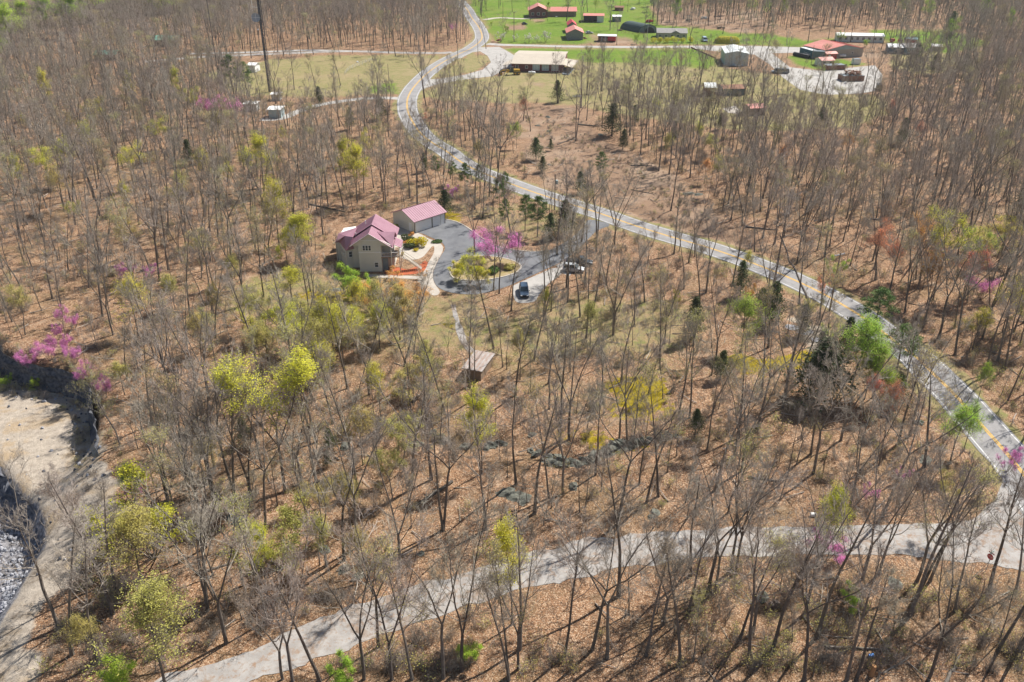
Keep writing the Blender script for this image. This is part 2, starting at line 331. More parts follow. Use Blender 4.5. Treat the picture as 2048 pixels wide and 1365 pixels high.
# ------------------------------------------------------------------ roads
def asphalt(name, a, b_, c_, stain=.5, sc=.35):
    m = bpy.data.materials.new(name); m.use_nodes = True; nt = m.node_tree; N = nt.nodes; L = nt.links; p = N['Principled BSDF']
    p.inputs['Roughness'].default_value = .9; p.inputs['Specular IOR Level'].default_value = .2
    tc = N.new('ShaderNodeTexCoord')
    def nz(s, d=5, r=.65, di=0):
        n = N.new('ShaderNodeTexNoise'); n.inputs['Scale'].default_value = s; n.inputs['Detail'].default_value = d; n.inputs['Roughness'].default_value = r; n.inputs['Distortion'].default_value = di
        L.new(tc.outputs['Object'], n.inputs['Vector']); return n.outputs[0]
    def mr(x, lo, hi, k=1):
        n = N.new('ShaderNodeMapRange'); L.new(x, n.inputs[0]); n.inputs[1].default_value = lo; n.inputs[2].default_value = hi; n.inputs[4].default_value = k; return n.outputs[0]
    def mix(f, A, B):
        n = N.new('ShaderNodeMix'); n.data_type = 'RGBA'; L.new(f, n.inputs[0])
        for k, v in ((6, A), (7, B)):
            if hasattr(v, 'links'): L.new(v, n.inputs[k])
            else: n.inputs[k].default_value = (*v, 1)
        return n.outputs[2]
    c = mix(mr(nz(sc, 6, .6, .4), .38, .62), a, b_); c = mix(mr(nz(5, 6, .8), .45, .75, .5), c, c_); c = mix(mr(nz(.16, 6, .75, 1.2), .52, .62, stain), c, c_)
    L.new(c, p.inputs['Base Color']); bp = N.new('ShaderNodeBump'); bp.inputs['Strength'].default_value = .4; bp.inputs['Distance'].default_value = .05; L.new(nz(9), bp.inputs['Height']); L.new(bp.outputs[0], p.inputs['Normal'])
    return m
M_road = asphalt('old_asphalt', (.25, .245, .24), (.31, .30, .295), (.20, .19, .185), .4)
M_low = asphalt('worn_lane', (.29, .275, .26), (.38, .365, .345), (.25, .19, .145), .9, .6)
M_grav = asphalt('gravel', (.36, .345, .32), (.43, .41, .38), (.27, .25, .23), .4)
M_drive = asphalt('drive_asphalt', (.125, .13, .14), (.17, .175, .185), (.21, .21, .21), .35)
M_conc = asphalt('pale_concrete', (.42, .38, .33), (.48, .44, .38), (.32, .28, .24), .3)
M_yel = mat('road_yellow', (.72, .40, .03), .8, col2=(.58, .36, .09), nscale=1.5)
M_wht = mat('road_white', (.70, .70, .68), .8, col2=(.45, .45, .44), nscale=1.2)
def lane_mat():
    m = M_low.copy(); m.name = 'worn_lane_tracks'; nt = m.node_tree; N = nt.nodes; L = nt.links; p = N['Principled BSDF']; src = p.inputs['Base Color'].links[0].from_socket
    a = N.new('ShaderNodeAttribute'); a.attribute_name = 'across'; r = N.new('ShaderNodeValToRGB'); e = r.color_ramp.elements; e[0].position = 0; e[0].color = (.35, .35, .35, 1); e[1].position = 1; e[1].color = (1, 1, 1, 1)
    for q_, v in ((.18, .3), (.4, 0), (.6, .0), (.78, .35), (.9, .6)): z = e.new(q_); z.color = (v, v, v, 1)
    L.new(a.outputs['Color'], r.inputs[0]); tc = N.new('ShaderNodeTexCoord'); nz = N.new('ShaderNodeTexNoise'); nz.inputs['Scale'].default_value = 1.1; nz.inputs['Detail'].default_value = 8; nz.inputs['Roughness'].default_value = .75; L.new(tc.outputs['Object'], nz.inputs['Vector'])
    ad = N.new('ShaderNodeMath'); ad.operation = 'MULTIPLY_ADD'; ad.inputs[1].default_value = .62; L.new(r.outputs[0], ad.inputs[0]); L.new(nz.outputs[0], ad.inputs[2])
    mr = N.new('ShaderNodeMapRange'); mr.inputs[1].default_value = .72; mr.inputs[2].default_value = .86; L.new(ad.outputs[0], mr.inputs[0])
    mx = N.new('ShaderNodeMix'); mx.data_type = 'RGBA'; L.new(mr.outputs[0], mx.inputs[0]); L.new(src, mx.inputs[6]); mx.inputs[7].default_value = (.27, .18, .12, 1); L.new(mx.outputs[2], p.inputs['Base Color']); return m
M_lane = lane_mat()
def offs(line, d):
    out = []
    for i, p in enumerate(line):
        a = line[max(i-1, 0)]; b = line[min(i+1, len(line)-1)]; tx, ty = b[0]-a[0], b[1]-a[1]; l = math.hypot(tx, ty) or 1
        out.append((p[0]-ty/l*d, p[1]+tx/l*d))
    return out
def ribbon(mb, A, B, z, cols=1, jit=0, seed=0):
    """sheet between two lines, draped over the ground, with a small down-turned edge"""
    rr = random.Random(seed); n0 = len(mb.v); n = len(A); K = cols+1
    ja = [float(fbm(p[0], p[1], 2.6, 4)-.5)*2.2*jit for p in A]; jb = [float(fbm(p[0]+50, p[1], 2.6, 4)-.5)*2.2*jit for p in B]
    P = []
    for i in range(n):
        ax, ay = A[i]; bx, by = B[i]; l = math.hypot(bx-ax, by-ay) or 1; ux, uy = (bx-ax)/l, (by-ay)/l
        ax += ux*ja[i]; ay += uy*ja[i]; bx += ux*jb[i]; by += uy*jb[i]
        P += [(ax+(bx-ax)*k/cols, ay+(by-ay)*k/cols) for k in range(K)]
    P = np.array(P); Z = hgt(P[:, 0], P[:, 1])+z
    mb.v += [(x, y, w) for (x, y), w in zip(P.tolist(), Z.tolist())]
    for i in range(n-1):
        for k in range(cols):
            mb.f.append((n0+i*K+k, n0+i*K+k+1, n0+(i+1)*K+k+1, n0+(i+1)*K+k)); mb.m.append(mb.cur)
def strip(name, line, w, z, m, cols=2, jit=0, parent=None):
    mb = MB(); ribbon(mb, offs(line, -w), offs(line, w), z, cols, jit, len(name)); o = mb.build(name, m, parent)
    if parent is None: o['kind'] = 'structure'
    return o
def sheet(name, poly, z, m, parent=None, step=None):
    """polygonal sheet, triangulated, just above the ground"""
    import bmesh
    bm = bmesh.new(); vs = [bm.verts.new((x, y, z+h1(x, y))) for x, y in poly]; bm.faces.new(vs); bmesh.ops.triangulate(bm, faces=bm.faces)
    me = bpy.data.meshes.new(name); bm.to_mesh(me); bm.free()
    if me.polygons[0].normal.z < 0: me.flip_normals()
    o = obj(name, me, parent, m)
    if parent is None: o['kind'] = 'structure'
    return o
strip('highway', MAIN, 3.75, .055, M_road, 4, .25)
mb = MB()
for d in (-.17, .17): ribbon(mb, offs(MAIN, d-.10), offs(MAIN, d+.10), .067)
o = mb.build('highway_centre_lines', M_yel); o['kind'] = 'structure'
mb = MB()
for d in (-3.3, 3.3): ribbon(mb, offs(MAIN, d-.09), offs(MAIN, d+.09), .067)
o = mb.build('highway_edge_lines', M_wht); o['kind'] = 'structure'
mb = MB(); ribbon(mb, LU, LD, .05, 10, .9, 5); o = mb.build('worn_side_road', M_lane); o['kind'] = 'structure'
ca = o.data.color_attributes.new('across', 'FLOAT_COLOR', 'POINT'); K_ = 11; vals = np.array([(abs((i % K_)/5-1), 0, 0, 1) for i in range(len(o.data.vertices))]); ca.data.foreach_set('color', vals.ravel())
strip('village_road', SIDE, 2.6, .035, M_grav, 2, .3)
sheet('gravel_lot', LOT, .02, M_grav); sheet('gravel_turnaround', LOT2, .025, M_grav); sheet('gravel_apron', APRON, .03, M_grav)
strip('tower_access_road', TOWERRD, 2.0, .04, M_grav, 2, .6); strip('woodland_road', NORTHRD, 2.4, .04, M_low, 2, .3)
strip('woodland_branch_road', NORTHRD2, 2.0, .045, M_grav, 2, .3); strip('farm_drive', DRIVE_T, 1.9, .04, M_conc, 2, .2)
# ------------------------------------------------------------------ tree shapes
def perp(d, r):
    a = Vector((r.gauss(0, 1), r.gauss(0, 1), r.gauss(0, 1))); a = a - d*a.dot(d); return a.normalized() if a.length > 1e-4 else Vector((1, 0, 0))
def grow(r, p, d, L, n, up=.0, wob=.15):
    pts = [Vector(p)]; d = Vector(d).normalized()
    for i in range(n):
        d = (d + Vector((0, 0, up/n)) + Vector((r.gauss(0, wob), r.gauss(0, wob), r.gauss(0, wob)))).normalized()
        pts.append(pts[-1]+d*L/n)
    return pts, d
def along(pts, t):
    k = t*(len(pts)-1); i = min(int(k), len(pts)-2); f = k-i
    return pts[i].lerp(pts[i+1], f), (pts[i+1]-pts[i]).normalized()
def deciduous(seed, h=19, base=.42, spread=3.6, fork=0, limbs=16, lean=.04, wob=.03, leaf=0, leafs=.3, lspr=.35, bud=0, bush=False, r0=None, twig=1.0, scrub=0, nb_=6, ns_=5, nu_=3):
    r = random.Random(seed); T = MB(); C = MB(); tips = []
    r0 = r0 or h*.0095
    tr, td = grow(r, (0, 0, -.3), (r.gauss(0, lean), r.gauss(0, lean), 1), h*(fork or .97), 9, .15, wob)
    leaders = []
    def rad(z): return max(.025, r0*(1-z/h)**.8 + .01)
    if fork:
        k = r.choice((2, 3, 3)) if not bush else 6; a0 = r.random()*6.28
        for i in range(k):
            a = a0+i*6.283/k+r.gauss(0, .3); s = r.uniform(.35, .6) if not bush else r.uniform(.4, .9)
            lp, _ = grow(r, tr[-1] if not bush else tr[1], (math.cos(a)*s, math.sin(a)*s, 1), h*(1-fork)*r.uniform(.85, 1.05), 8, .5, .06); leaders.append(lp)
        T.tube(tr, [rad(max(p.z, 0))*(1.35 if p.z < .2 else 1) for p in tr], 6)
        for lp in leaders: T.tube(lp, [rad(p.z)*.72 for p in lp], 5)
    else:
        leaders = [tr]; T.tube(tr, [rad(max(p.z, 0))*(1.4 if p.z < .2 else 1) for p in tr], 6)
    nl = limbs
    for li in range(nl):
        ld = leaders[li % len(leaders)]
        zmin = base
        # pick position along leader above crown base
        t = None
        f0 = 0.0
        zs = [p.z/h for p in ld]
        for _ in range(20):
            t = r.random()**.8
            p, d = along(ld, t)
            if p.z/h > zmin: break
        rel = max(0, min(1, (p.z/h-base)/(1-base)))
        ll = spread*(1.15-.75*rel)*r.uniform(.6, 1.2)
        out = perp(d, r); out.z *= .3; out.normalize()
        ang = r.uniform(.6, 1.1)*(1-.45*rel)
        dd = (d*math.cos(ang)+out*math.sin(ang)).normalized()
        lp, ed = grow(r, p, dd, ll, 5, .35, .13)
        lr = max(.028, rad(p.z)*.45)
        C.tube(lp, [lr*(1-.7*i/5) for i in range(6)], 4)
        for b in range(nb_):
            bt = r.uniform(.25, 1); q, qd = along(lp, bt); pd = perp(qd, r); an = r.uniform(.5, 1)
            bl = ll*r.uniform(.3, .55)*(1.15-.5*bt); bp, be = grow(r, q, qd*math.cos(an)+pd*math.sin(an)+Vector((0, 0, .15)), bl, 3, .35, .16)
            C.tube(bp, [.024*twig, .021*twig, .018*twig, .014*twig], 3)
            for s in range(ns_):
                st = r.uniform(.2, 1); q2, q2d = along(bp, st); p2 = perp(q2d, r); an = r.uniform(.4, .95)
                sl = bl*r.uniform(.35, .65); sp, se = grow(r, q2, q2d*math.cos(an)+p2*math.sin(an)+Vector((0, 0, .2)), sl, 2, .3, .18)
                C.tube(sp, [.016*twig, .013*twig, .009*twig], 3); tips.append(sp[-1]); tips.append(sp[1])
                for u in range(nu_):
                    q3, q3d = along(sp, r.uniform(.15, 1)); e = q3+(q3d*.7+perp(q3d, r)*.7+Vector((0, 0, .15)))*sl*r.uniform(.35, .6)
                    C.tube([q3, e], [.011*twig, .007*twig], 3); tips.append(e)
    # low scrubby shoots on the trunk
    C.cur = 1
    if leaf or bud:
        for t in tips:
            for k in range(leaf or 1):
                if not leaf and r.random() > bud: continue
                o = t+Vector((r.gauss(0, lspr), r.gauss(0, lspr), r.gauss(0, lspr*.8))); s = leafs*r.uniform(.6, 1.3)
                n = Vector((r.gauss(0, .6), r.gauss(0, .6), 1)).normalized(); u = perp(n, r); w = n.cross(u)
                C.quad(o-u*s*.5, o-w*s*.35, o+u*s*.5, o+w*s*.35)
    return T.mesh('trunk_shape'), C.mesh('crown_shape')
def conifer(seed, h=10, kind='cedar', n=2600, R=2.0):
    r = random.Random(seed); T = MB(); C = MB()
    tr, _ = grow(r, (0, 0, -.3), (0, 0, 1), h*.97, 7, .1, .02); T.tube(tr, [max(.04, h*.014*(1-i/7.5)) for i in range(8)], 6)
    base = .14 if kind == 'cedar' else .45
    blobs = []
    nb = 46 if kind == 'cedar' else 34
    for i in range(nb):
        t = base+(1-base)*((i+.5)/nb); a = i*2.4+r.gauss(0, .4); prof = (1-((t-base)/(1-base)))**.75*.95+.06 if kind == 'cedar' else math.sin(min(1, (1.02-t)/(1-base)*1.0)*1.9)**.8 if t < .99 else .1
        L = R*max(.08, prof)*r.uniform(.6, 1.15); p, d = along(tr, min(.98, t)); e = p+Vector((math.cos(a)*L, math.sin(a)*L, (.35 if kind == 'cedar' else .1)*L))
        C.cur = 0; C.tube([p, (p+e)/2+Vector((0, 0, -.05*L)), e], [.04, .03, .015], 3); blobs.append((p, e, L))
    C.cur = 1; per = n//nb
    for p, e, L in blobs:
        for k in range(per):
            f = r.uniform(.3 if kind == 'cedar' else .55, 1.12); sg = .2*L+.12 if kind == 'cedar' else .3
            o = p.lerp(e, f)+Vector((r.gauss(0, sg), r.gauss(0, sg), r.gauss(0, sg*.8))); s = r.uniform(.22, .42)
            n_ = Vector((r.gauss(0, 1), r.gauss(0, 1), r.gauss(0, .8)+.5)).normalized(); u = perp(n_, r); w = n_.cross(u)
            C.quad(o-u*s*.5, o-w*s*.2, o+u*s*.6, o+w*s*.2)
    return T.mesh('trunk_shape'), C.mesh('crown_shape')
M_bark = mat('bark', (.125, .103, .086), .95, .1, var=.28, hue=.015, col2=(.21, .185, .16), nscale=2.2, bump=.5)
M_twig = mat('twig', (.36, .315, .265), .95, .1, var=.25, hue=.02)
M_twigd = mat('dark_twig', (.24, .205, .17), .95, .1, var=.2, hue=.02)
def leafmat(n, c, c2, var=.15, hue=.012, tr=.35): return mat(n, c, .7, .2, var=var, hue=hue, col2=c2, nscale=.9, trans=tr)
LM = {
 'yellow': leafmat('yellow_green_leaves', (.70, .66, .06), (.52, .52, .07)),
 'olive': leafmat('olive_buds', (.56, .50, .14), (.42, .38, .12), hue=.02),
 'green': leafmat('spring_green_leaves', (.32, .50, .05), (.44, .56, .07)),
 'pink': leafmat('redbud_blossom', (.80, .28, .60), (.68, .24, .54), .1, .008),
 'red': leafmat('red_maple_buds', (.74, .26, .15), (.58, .27, .17), .12, .01),
 'orange': leafmat('orange_buds', (.72, .34, .09), (.58, .32, .11), .12, .01),
 'tan': leafmat('tan_buds', (.36, .27, .19), (.28, .22, .15), .15, .02),
 'cedar': leafmat('cedar_foliage', (.075, .105, .04), (.12, .14, .06), .25, .02, .15),
 'pine': leafmat('pine_needles', (.085, .15, .04), (.15, .22, .06), .15, .01, .15),
 'white': leafmat('white_blossom', (.70, .68, .62), (.60, .60, .50), .1, .01),
 'gold': leafmat('golden_shrub', (.62, .48, .03), (.50, .44, .04)),
}
BARE = []
specs = [dict(h=20, base=.38, fork=.40, spread=5.2, limbs=18), dict(h=21, base=.44, spread=4.4, limbs=17), dict(h=18, base=.36, spread=5.2, limbs=17, lean=.06), dict(h=19, base=.38, fork=.32, spread=4.9, limbs=18),
         dict(h=17, base=.42, spread=3.8, limbs=15), dict(h=22, base=.42, fork=.48, spread=5.0, limbs=18), dict(h=16, base=.32, spread=5.0, limbs=16, wob=.07), dict(h=19, base=.48, spread=4.2, limbs=15, lean=.09, wob=.05),
         dict(h=15, base=.4, spread=3.2, limbs=13, r0=.10), dict(h=20, base=.34, fork=.26, spread=5.4, limbs=20), dict(h=18, base=.40, spread=4.8, limbs=16, wob=.06), dict(h=13, base=.36, spread=2.8, limbs=10, r0=.075, wob=.05)]
for i, s in enumerate(specs):
    b = {2: .75, 6: .8, 9: .55, 4: .5}.get(i, 0)
    BARE.append((deciduous(100+i, bud=b, leafs=.11, lspr=.18, twig=.8, nb_=6, ns_=5, nu_=3, **s), s['h'], 'olive' if i in (2, 6) else 'tan', bool(b)))
LEAFY = [(deciduous(200, h=19, base=.38, fork=.40, spread=5.6, limbs=20, leaf=4, leafs=.165, lspr=.42), 19), (deciduous(201, h=14, base=.36, spread=4.2, limbs=18, leaf=4, leafs=.15, lspr=.36), 14),
         (deciduous(202, h=16, base=.42, fork=.45, spread=4.6, limbs=18, leaf=3, leafs=.15, lspr=.36), 16), (deciduous(203, h=12, base=.3, spread=4.8, limbs=18, leaf=3, leafs=.135, lspr=.36), 12)]
SMALL = [(deciduous(210, h=6, base=.18, fork=.12, spread=2.2, limbs=14, leaf=3, leafs=.13, lspr=.26, bush=True, twig=.8, r0=.07), 6), (deciduous(211, h=5, base=.12, fork=.1, spread=1.9, limbs=13, leaf=4, leafs=.12, lspr=.22, bush=True, twig=.7, r0=.06), 5)]
ROSE = (deciduous(212, h=6, base=.16, fork=.12, spread=2.5, limbs=15, leaf=4, leafs=.13, lspr=.32, bush=True, twig=.7, r0=.06), 6)
CEDAR = [(conifer(300, 8, 'cedar', 3000, 2.2), 8), (conifer(301, 9, 'cedar', 3000, 2.0), 9)]
PINE = [(conifer(310, 14, 'pine', 4600, 3.2), 14), (conifer(311, 13, 'pine', 4400, 2.9), 13)]
for (t, c), *_ in BARE: t.materials.append(M_bark); c.materials.append(M_twig); c.materials.append(LM['tan'])
for (t, c), *_ in LEAFY+SMALL+CEDAR+PINE+[ROSE]: t.materials.append(M_bark); c.materials.append(M_twigd); c.materials.append(LM['yellow'])
def plant_tree(shape, name, label, cat, X, Y, h, leafm=None, group=None, rz=None, rnd=random, wide=1.0, z=None):
    (t, c), H0 = shape[0], shape[1]; s = h/H0
    e = thing(name, label, cat, (X, Y, h1(X, Y) if z is None else z), rnd.random()*6.28 if rz is None else rz, group)
    a = obj('trunk', t, e); b = obj('crown', c, e)
    a.scale = (s*.5+s*wide*.5, s*.5+s*wide*.5, s); b.scale = (s*.5+s*wide*.5, s*.5+s*wide*.5, s); a.scale = b.scale = (s*wide, s*wide, s)
    if leafm:
        b.material_slots[1].link = 'OBJECT'; b.material_slots[1].material = LM[leafm]
    return e

# ------------------------------------------------------------------ landmarks used to say which tree is which
LAND = [('the stop sign', 1975, 1140), ('the highway junction', 2010, 990), ('the mossy patch', 1260, 810), ('the rock ledge', 1160, 915), ('the lone flat boulder', 1030, 995), ('the rusty tin shed', 960, 745),
 ('the blue SUV', 1048, 590), ('the parked silver car', 1150, 545), ('the maroon roofed garage', 840, 455), ('the maroon roofed house', 745, 520), ('the driveway island', 945, 540), ('the roadside utility pole', 1660, 622),
 ('the box topped pole', 1109, 420), ('the clearing pole', 1151, 277), ('the big yellow tree', 575, 985), ('the quarry cliff', 130, 720), ('the quarry ramp', 240, 1000), ('the pale rubble pit', 80, 1100), ('the quarry mouth', 80, 1280), ('the bare dirt clearing', 1200, 340), ('the cream roofed building', 1075, 145),
 ('the white metal barn', 1465, 128), ('the coral roofed workshop', 1640, 105), ('the lattice tower', 540, 185), ('the tower shelters', 530, 220), ('the twin pines', 480, 190), ('the gravel lot', 1700, 180), ('the yellow grader', 1022, 150),
 ('the bend in the highway', 815, 215), ('the highway dip', 945, 340), ('the red budded trees', 1790, 530), ('the lower lane bend', 900, 1175), ('the lower lane patch', 690, 1250), ('the lower lane middle', 1250, 1100), ('the lane middle right', 1640, 1090),
 ('the bottom edge', 1250, 1340), ('the fallen log', 780, 950), ('the pale rock outcrop', 1620, 670), ('the blossom by the quarry', 135, 680), ('the small pink bush', 255, 545), ('the roadside pine', 1800, 700), ('the woods beyond the highway', 1950, 640),
 ('the left slope', 600, 500), ('the footpath', 925, 680), ('the green roofed cabin', 330, 95), ('the lane mouth', 1930, 960), ('the white bucket', 1620, 1030), ('the sunny yard', 1150, 650), ('the far right woods', 1980, 400), ('the left edge woods', 60, 500), ('the bottom right slope', 1900, 1330), ('the bottom left slope', 300, 1300), ('the bottom lane exit', 420, 1340)]
_used = {}
ORD = ['nearest', 'second nearest', 'third nearest', 'fourth nearest', 'fifth nearest', 'sixth nearest', 'seventh nearest', 'eighth nearest', 'ninth nearest']
def relate(x, y):
    n, lx, ly = min(LAND, key=lambda l: math.hypot(l[1]-x, (l[2]-y)*1.5)); dx, dy = x-lx, (y-ly)*1.5
    if abs(dx) > abs(dy)*1.1: return ('left of ' if dx < 0 else 'right of ')+n, math.hypot(dx, dy)
    return ('behind ' if dy < 0 else 'in front of ')+n, math.hypot(dx, dy)
def name_all(items, group_fmt=None):
    """items: list of dict(x, y, desc) -> labels, ordered by distance from the landmark"""
    G = {}
    for it in items:
        rel, d = relate(it['x'], it['y']); it['rel'] = rel; G.setdefault((it['desc'], rel), []).append((d, it['x'], it))
    for (desc, rel), L in G.items():
        L.sort(key=lambda a: (a[0], a[1]))
        for i, (_, _, it) in enumerate(L):
            it['label'] = f'{desc} {rel}' if len(L) == 1 else (f'{desc}, the {ORD[i]} {rel}' if i < 9 else f'{desc}, farther {rel}')
    return items
# ------------------------------------------------------------------ building parts
m_tanwall = mat('tan_siding', (.66, .65, .58), .8, col2=(.61, .60, .53), nscale=.6)
m_maroon = mat('maroon_metal_roof', (.33, .165, .215), .55, .4, col2=(.39, .21, .26), nscale=.5)
m_white = mat('white_paint', (.78, .78, .76), .6); m_glass = mat('window_glass', (.03, .045, .055), .08, .6); m_bglass = mat('pale_blue_glass', (.30, .42, .44), .2, .6)
m_dark = mat('dark_trim', (.06, .035, .035), .7); m_wood = mat('weathered_wood', (.30, .22, .15), .9, col2=(.20, .15, .11), nscale=2); m_grey = mat('grey_metal', (.42, .43, .44), .5, .5)
m_cream = mat('cream_metal_roof', (.50, .44, .35), .55, .4, col2=(.45, .39, .31), nscale=.3); m_brick = mat('dark_red_brick', (.16, .065, .06), .9, col2=(.20, .09, .075), nscale=3)
m_coral = mat('coral_metal_roof', (.62, .20, .16), .5, .4, col2=(.55, .24, .19), nscale=.3); m_red = mat('red_metal', (.50, .03, .04), .5, .4); m_greyroof = mat('grey_shingles', (.23, .22, .21), .9, col2=(.30, .29, .27), nscale=1)
m_metalw = mat('white_metal_sheet', (.66, .68, .66), .5, .5, col2=(.58, .62, .62), nscale=.4); m_bluegrey = mat('blue_grey_sheet', (.36, .45, .46), .5, .5, col2=(.30, .40, .42), nscale=.4)
m_tin = mat('old_tin', (.42, .40, .38), .6, col2=(.32, .27, .24), nscale=.8); m_barnblue = mat('pale_blue_barn_sheet', (.50, .56, .56), .5, .4, col2=(.44, .51, .52), nscale=.3); m_teal = mat('teal_container', (.04, .13, .16), .6, col2=(.06, .17, .19), nscale=.7); m_slate = mat('slate_container', (.13, .16, .18), .6, col2=(.18, .21, .23), nscale=.7)
m_rust = mat('rusty_steel', (.20, .10, .065), .9, col2=(.30, .17, .11), nscale=1.2); m_greenroof = mat('green_metal_roof', (.16, .34, .26), .5); m_barnwood = mat('grey_barn_boards', (.20, .20, .19), .9, col2=(.27, .26, .24), nscale=1.5)
m_pole = mat('utility_pole_wood', (.20, .15, .12), .9, col2=(.26, .21, .17), nscale=3); m_rubber = mat('tyre_rubber', (.03, .03, .03), .9); m_yellow = mat('machine_yellow', (.62, .36, .02), .5, .5); m_black = mat('black_plastic', (.02, .02, .02), .6)
m_concw = mat('concrete_block', (.45, .41, .34), .9, col2=(.38, .34, .29), nscale=1)
def rel(o, e): o.location = -e.location; return o
def fin(mb, name, m, e, label=None, smooth=False): return rel(mb.build(name, m, e, label, smooth), e)
def V3(p, z): return Vector((p[0], p[1], z))
def window_(e, P, t, n, w, h, cols=1, rows=2, fm=None, gm=None):
    """window centred at P on a wall, t along the wall, n outwards"""
    t = Vector(t).normalized(); n = Vector(n).normalized(); U = Vector((0, 0, 1)); P = Vector(P); mb = MB()
    def bar(c, a, b, th):
        mb.hexa([c-t*a/2-U*b/2, c+t*a/2-U*b/2, c+t*a/2-U*b/2+n*th, c-t*a/2-U*b/2+n*th], [c-t*a/2+U*b/2, c+t*a/2+U*b/2, c+t*a/2+U*b/2+n*th, c-t*a/2+U*b/2+n*th])
    fw = .09
    for s in (-1, 1): bar(P+t*s*(w/2), fw, h+fw, .09); bar(P+U*s*(h/2), w-fw, fw, .085)
    for c in range(1, cols): bar(P+t*(c/cols-.5)*w, .07, h-fw, .07)
    for r_ in range(1, rows): bar(P+U*(r_/rows-.5)*h, w-fw, .05, .06)
    fr = fin(mb, 'window', fm or m_white, e)
    pb = MB(); c = P+n*.02; pb.quad(c-t*w/2-U*h/2, c+t*w/2-U*h/2, c+t*w/2+U*h/2, c-t*w/2+U*h/2)
    p = pb.build('pane', gm or m_glass, fr); return fr
def door_(e, P, t, n, w, h, m, name='door', panels=0):
    t = Vector(t).normalized(); n = Vector(n).normalized(); U = Vector((0, 0, 1)); P = Vector(P); mb = MB()
    def bar(c, a, b, th):
        mb.hexa([c-t*a/2, c+t*a/2, c+t*a/2+n*th, c-t*a/2+n*th], [c-t*a/2+U*b, c+t*a/2+U*b, c+t*a/2+U*b+n*th, c-t*a/2+U*b+n*th])
    if panels:
        for k in range(panels): bar(P+U*(k*h/panels+.02), w, h/panels-.05, .06)
        bar(P, w, h, .03)
    else: bar(P, w, h, .06)
    return fin(mb, name, m, e)
def wallbox(mb, poly, z0, z1): mb.hexa([V3(p, z0) for p in poly], [V3(p, z1) for p in poly])
def roof_plane(mb, pts, th=.14, ribs=0, along=None):
    """thick roof plane from eaveA, eaveB, ridgeB, ridgeA; standing seams as real ribs"""
    P = [Vector(p) for p in pts]; mb.slab(P, th)
    if ribs:
        n = (P[1]-P[0]).cross(P[3]-P[0]).normalized(); n = n if n.z > 0 else -n; t = (P[1]-P[0]).normalized()*.03
        for i in range(1, ribs):
            f = i/ribs; a = P[0].lerp(P[1], f); b = P[3].lerp(P[2], f)
            mb.hexa([a-t, a+t, b+t, b-t], [a-t*.6+n*.05, a+t*.6+n*.05, b+t*.6+n*.05, b-t*.6+n*.05])
def house(name, label, cat, FL, FR, depth, ze, zr, wm, rm, axis='w', oh=.4, nwin=0, winm=None, door=None, group=None, ribs=0, open_front=False, z0=None, endw=0):
    """gabled building: FL, FR ground corners of the front; axis 'w' ridge parallel to the front, 'd' ridge from front to back"""
    FL, FR = Vector((*FL, 0)), Vector((*FR, 0)); t = (FR-FL).normalized(); n = Vector((t.y, -t.x, 0)); L = (FR-FL).length
    zg = h1(*((FL+FR)/2-n*depth/2).to_2d()) if z0 is None else z0
    c = (FL+FR)/2-n*depth/2; e = thing(name, label, cat, (c.x, c.y, zg), 0, group)
    BL, BR = FL-n*depth, FR-n*depth; U = Vector((0, 0, 1)); up = lambda p, z: Vector((p.x, p.y, zg+z)); mb = MB(); rb = MB()
    if axis == 'w':
        mL, mR = (FL+BL)/2, (FR+BR)/2
        if not open_front: mb.quad(up(FL, -.3), up(FR, -.3), up(FR, ze), up(FL, ze))
        mb.quad(up(BR, -.3), up(BL, -.3), up(BL, ze), up(BR, ze)); mb.quad(up(FR, -.3), up(BR, -.3), up(BR, ze), up(mR, zr), up(FR, ze)); mb.quad(up(BL, -.3), up(FL, -.3), up(FL, ze), up(mL, zr), up(BL, ze))
        sl = (zr-ze)/(depth/2)
        a, b = FL+n*oh-t*oh, FR+n*oh+t*oh; roof_plane(rb, [up(a, ze-sl*oh+.1), up(b, ze-sl*oh+.1), up(mR+t*oh, zr+.1), up(mL-t*oh, zr+.1)], .12, ribs)
        a, b = BR-n*oh+t*oh, BL-n*oh-t*oh; roof_plane(rb, [up(a, ze-sl*oh+.1), up(b, ze-sl*oh+.1), up(mL-t*oh, zr+.103), up(mR+t*oh, zr+.103)], .12, ribs)
    else:
        mF, mB = (FL+FR)/2, (BL+BR)/2; sl = (zr-ze)/(L/2)
        mb.quad(up(FL, -.3), up(FR, -.3), up(FR, ze), up(mF, zr), up(FL, ze)); mb.quad(up(BR, -.3), up(BL, -.3), up(BL, ze), up(mB, zr), up(BR, ze)); mb.quad(up(FR, -.3), up(BR, -.3), up(BR, ze), up(FR, ze)); mb.quad(up(BL, -.3), up(FL, -.3), up(FL, ze), up(BL, ze))
        for s, (p, q_) in ((-1, (FL, BL)), (1, (FR, BR))):
            a, b = p+t*oh*s+n*oh, q_+t*oh*s-n*oh; roof_plane(rb, [up(a, ze-sl*oh+.1), up(b, ze-sl*oh+.1), up(mB-n*oh, zr+.1+.003*s), up(mF+n*oh, zr+.1+.003*s)], .12, ribs)
    fin(mb, 'wall', wm, e); fin(rb, 'roof', rm, e)
    for i in range(nwin):
        f = (i+.5)/nwin; window_(e, up(FL.lerp(FR, f), ze*.55), t, n, 1.3, 1.3, 2, 2, gm=winm)
    for i in range(endw): window_(e, up(FR.lerp(BR, (i+.5)/endw), ze*.55), -n, t, 1.1, 1.2, 1, 2)
    if door: f, w, h, m_ = door; door_(e, up(FL.lerp(FR, f), 0)+Vector((0, 0, .05)), t, n, w, h, m_)
    e['_'] = 0; del e['_']
    return e, dict(FL=FL, FR=FR, BL=BL, BR=BR, t=t, n=n, zg=zg, up=up)

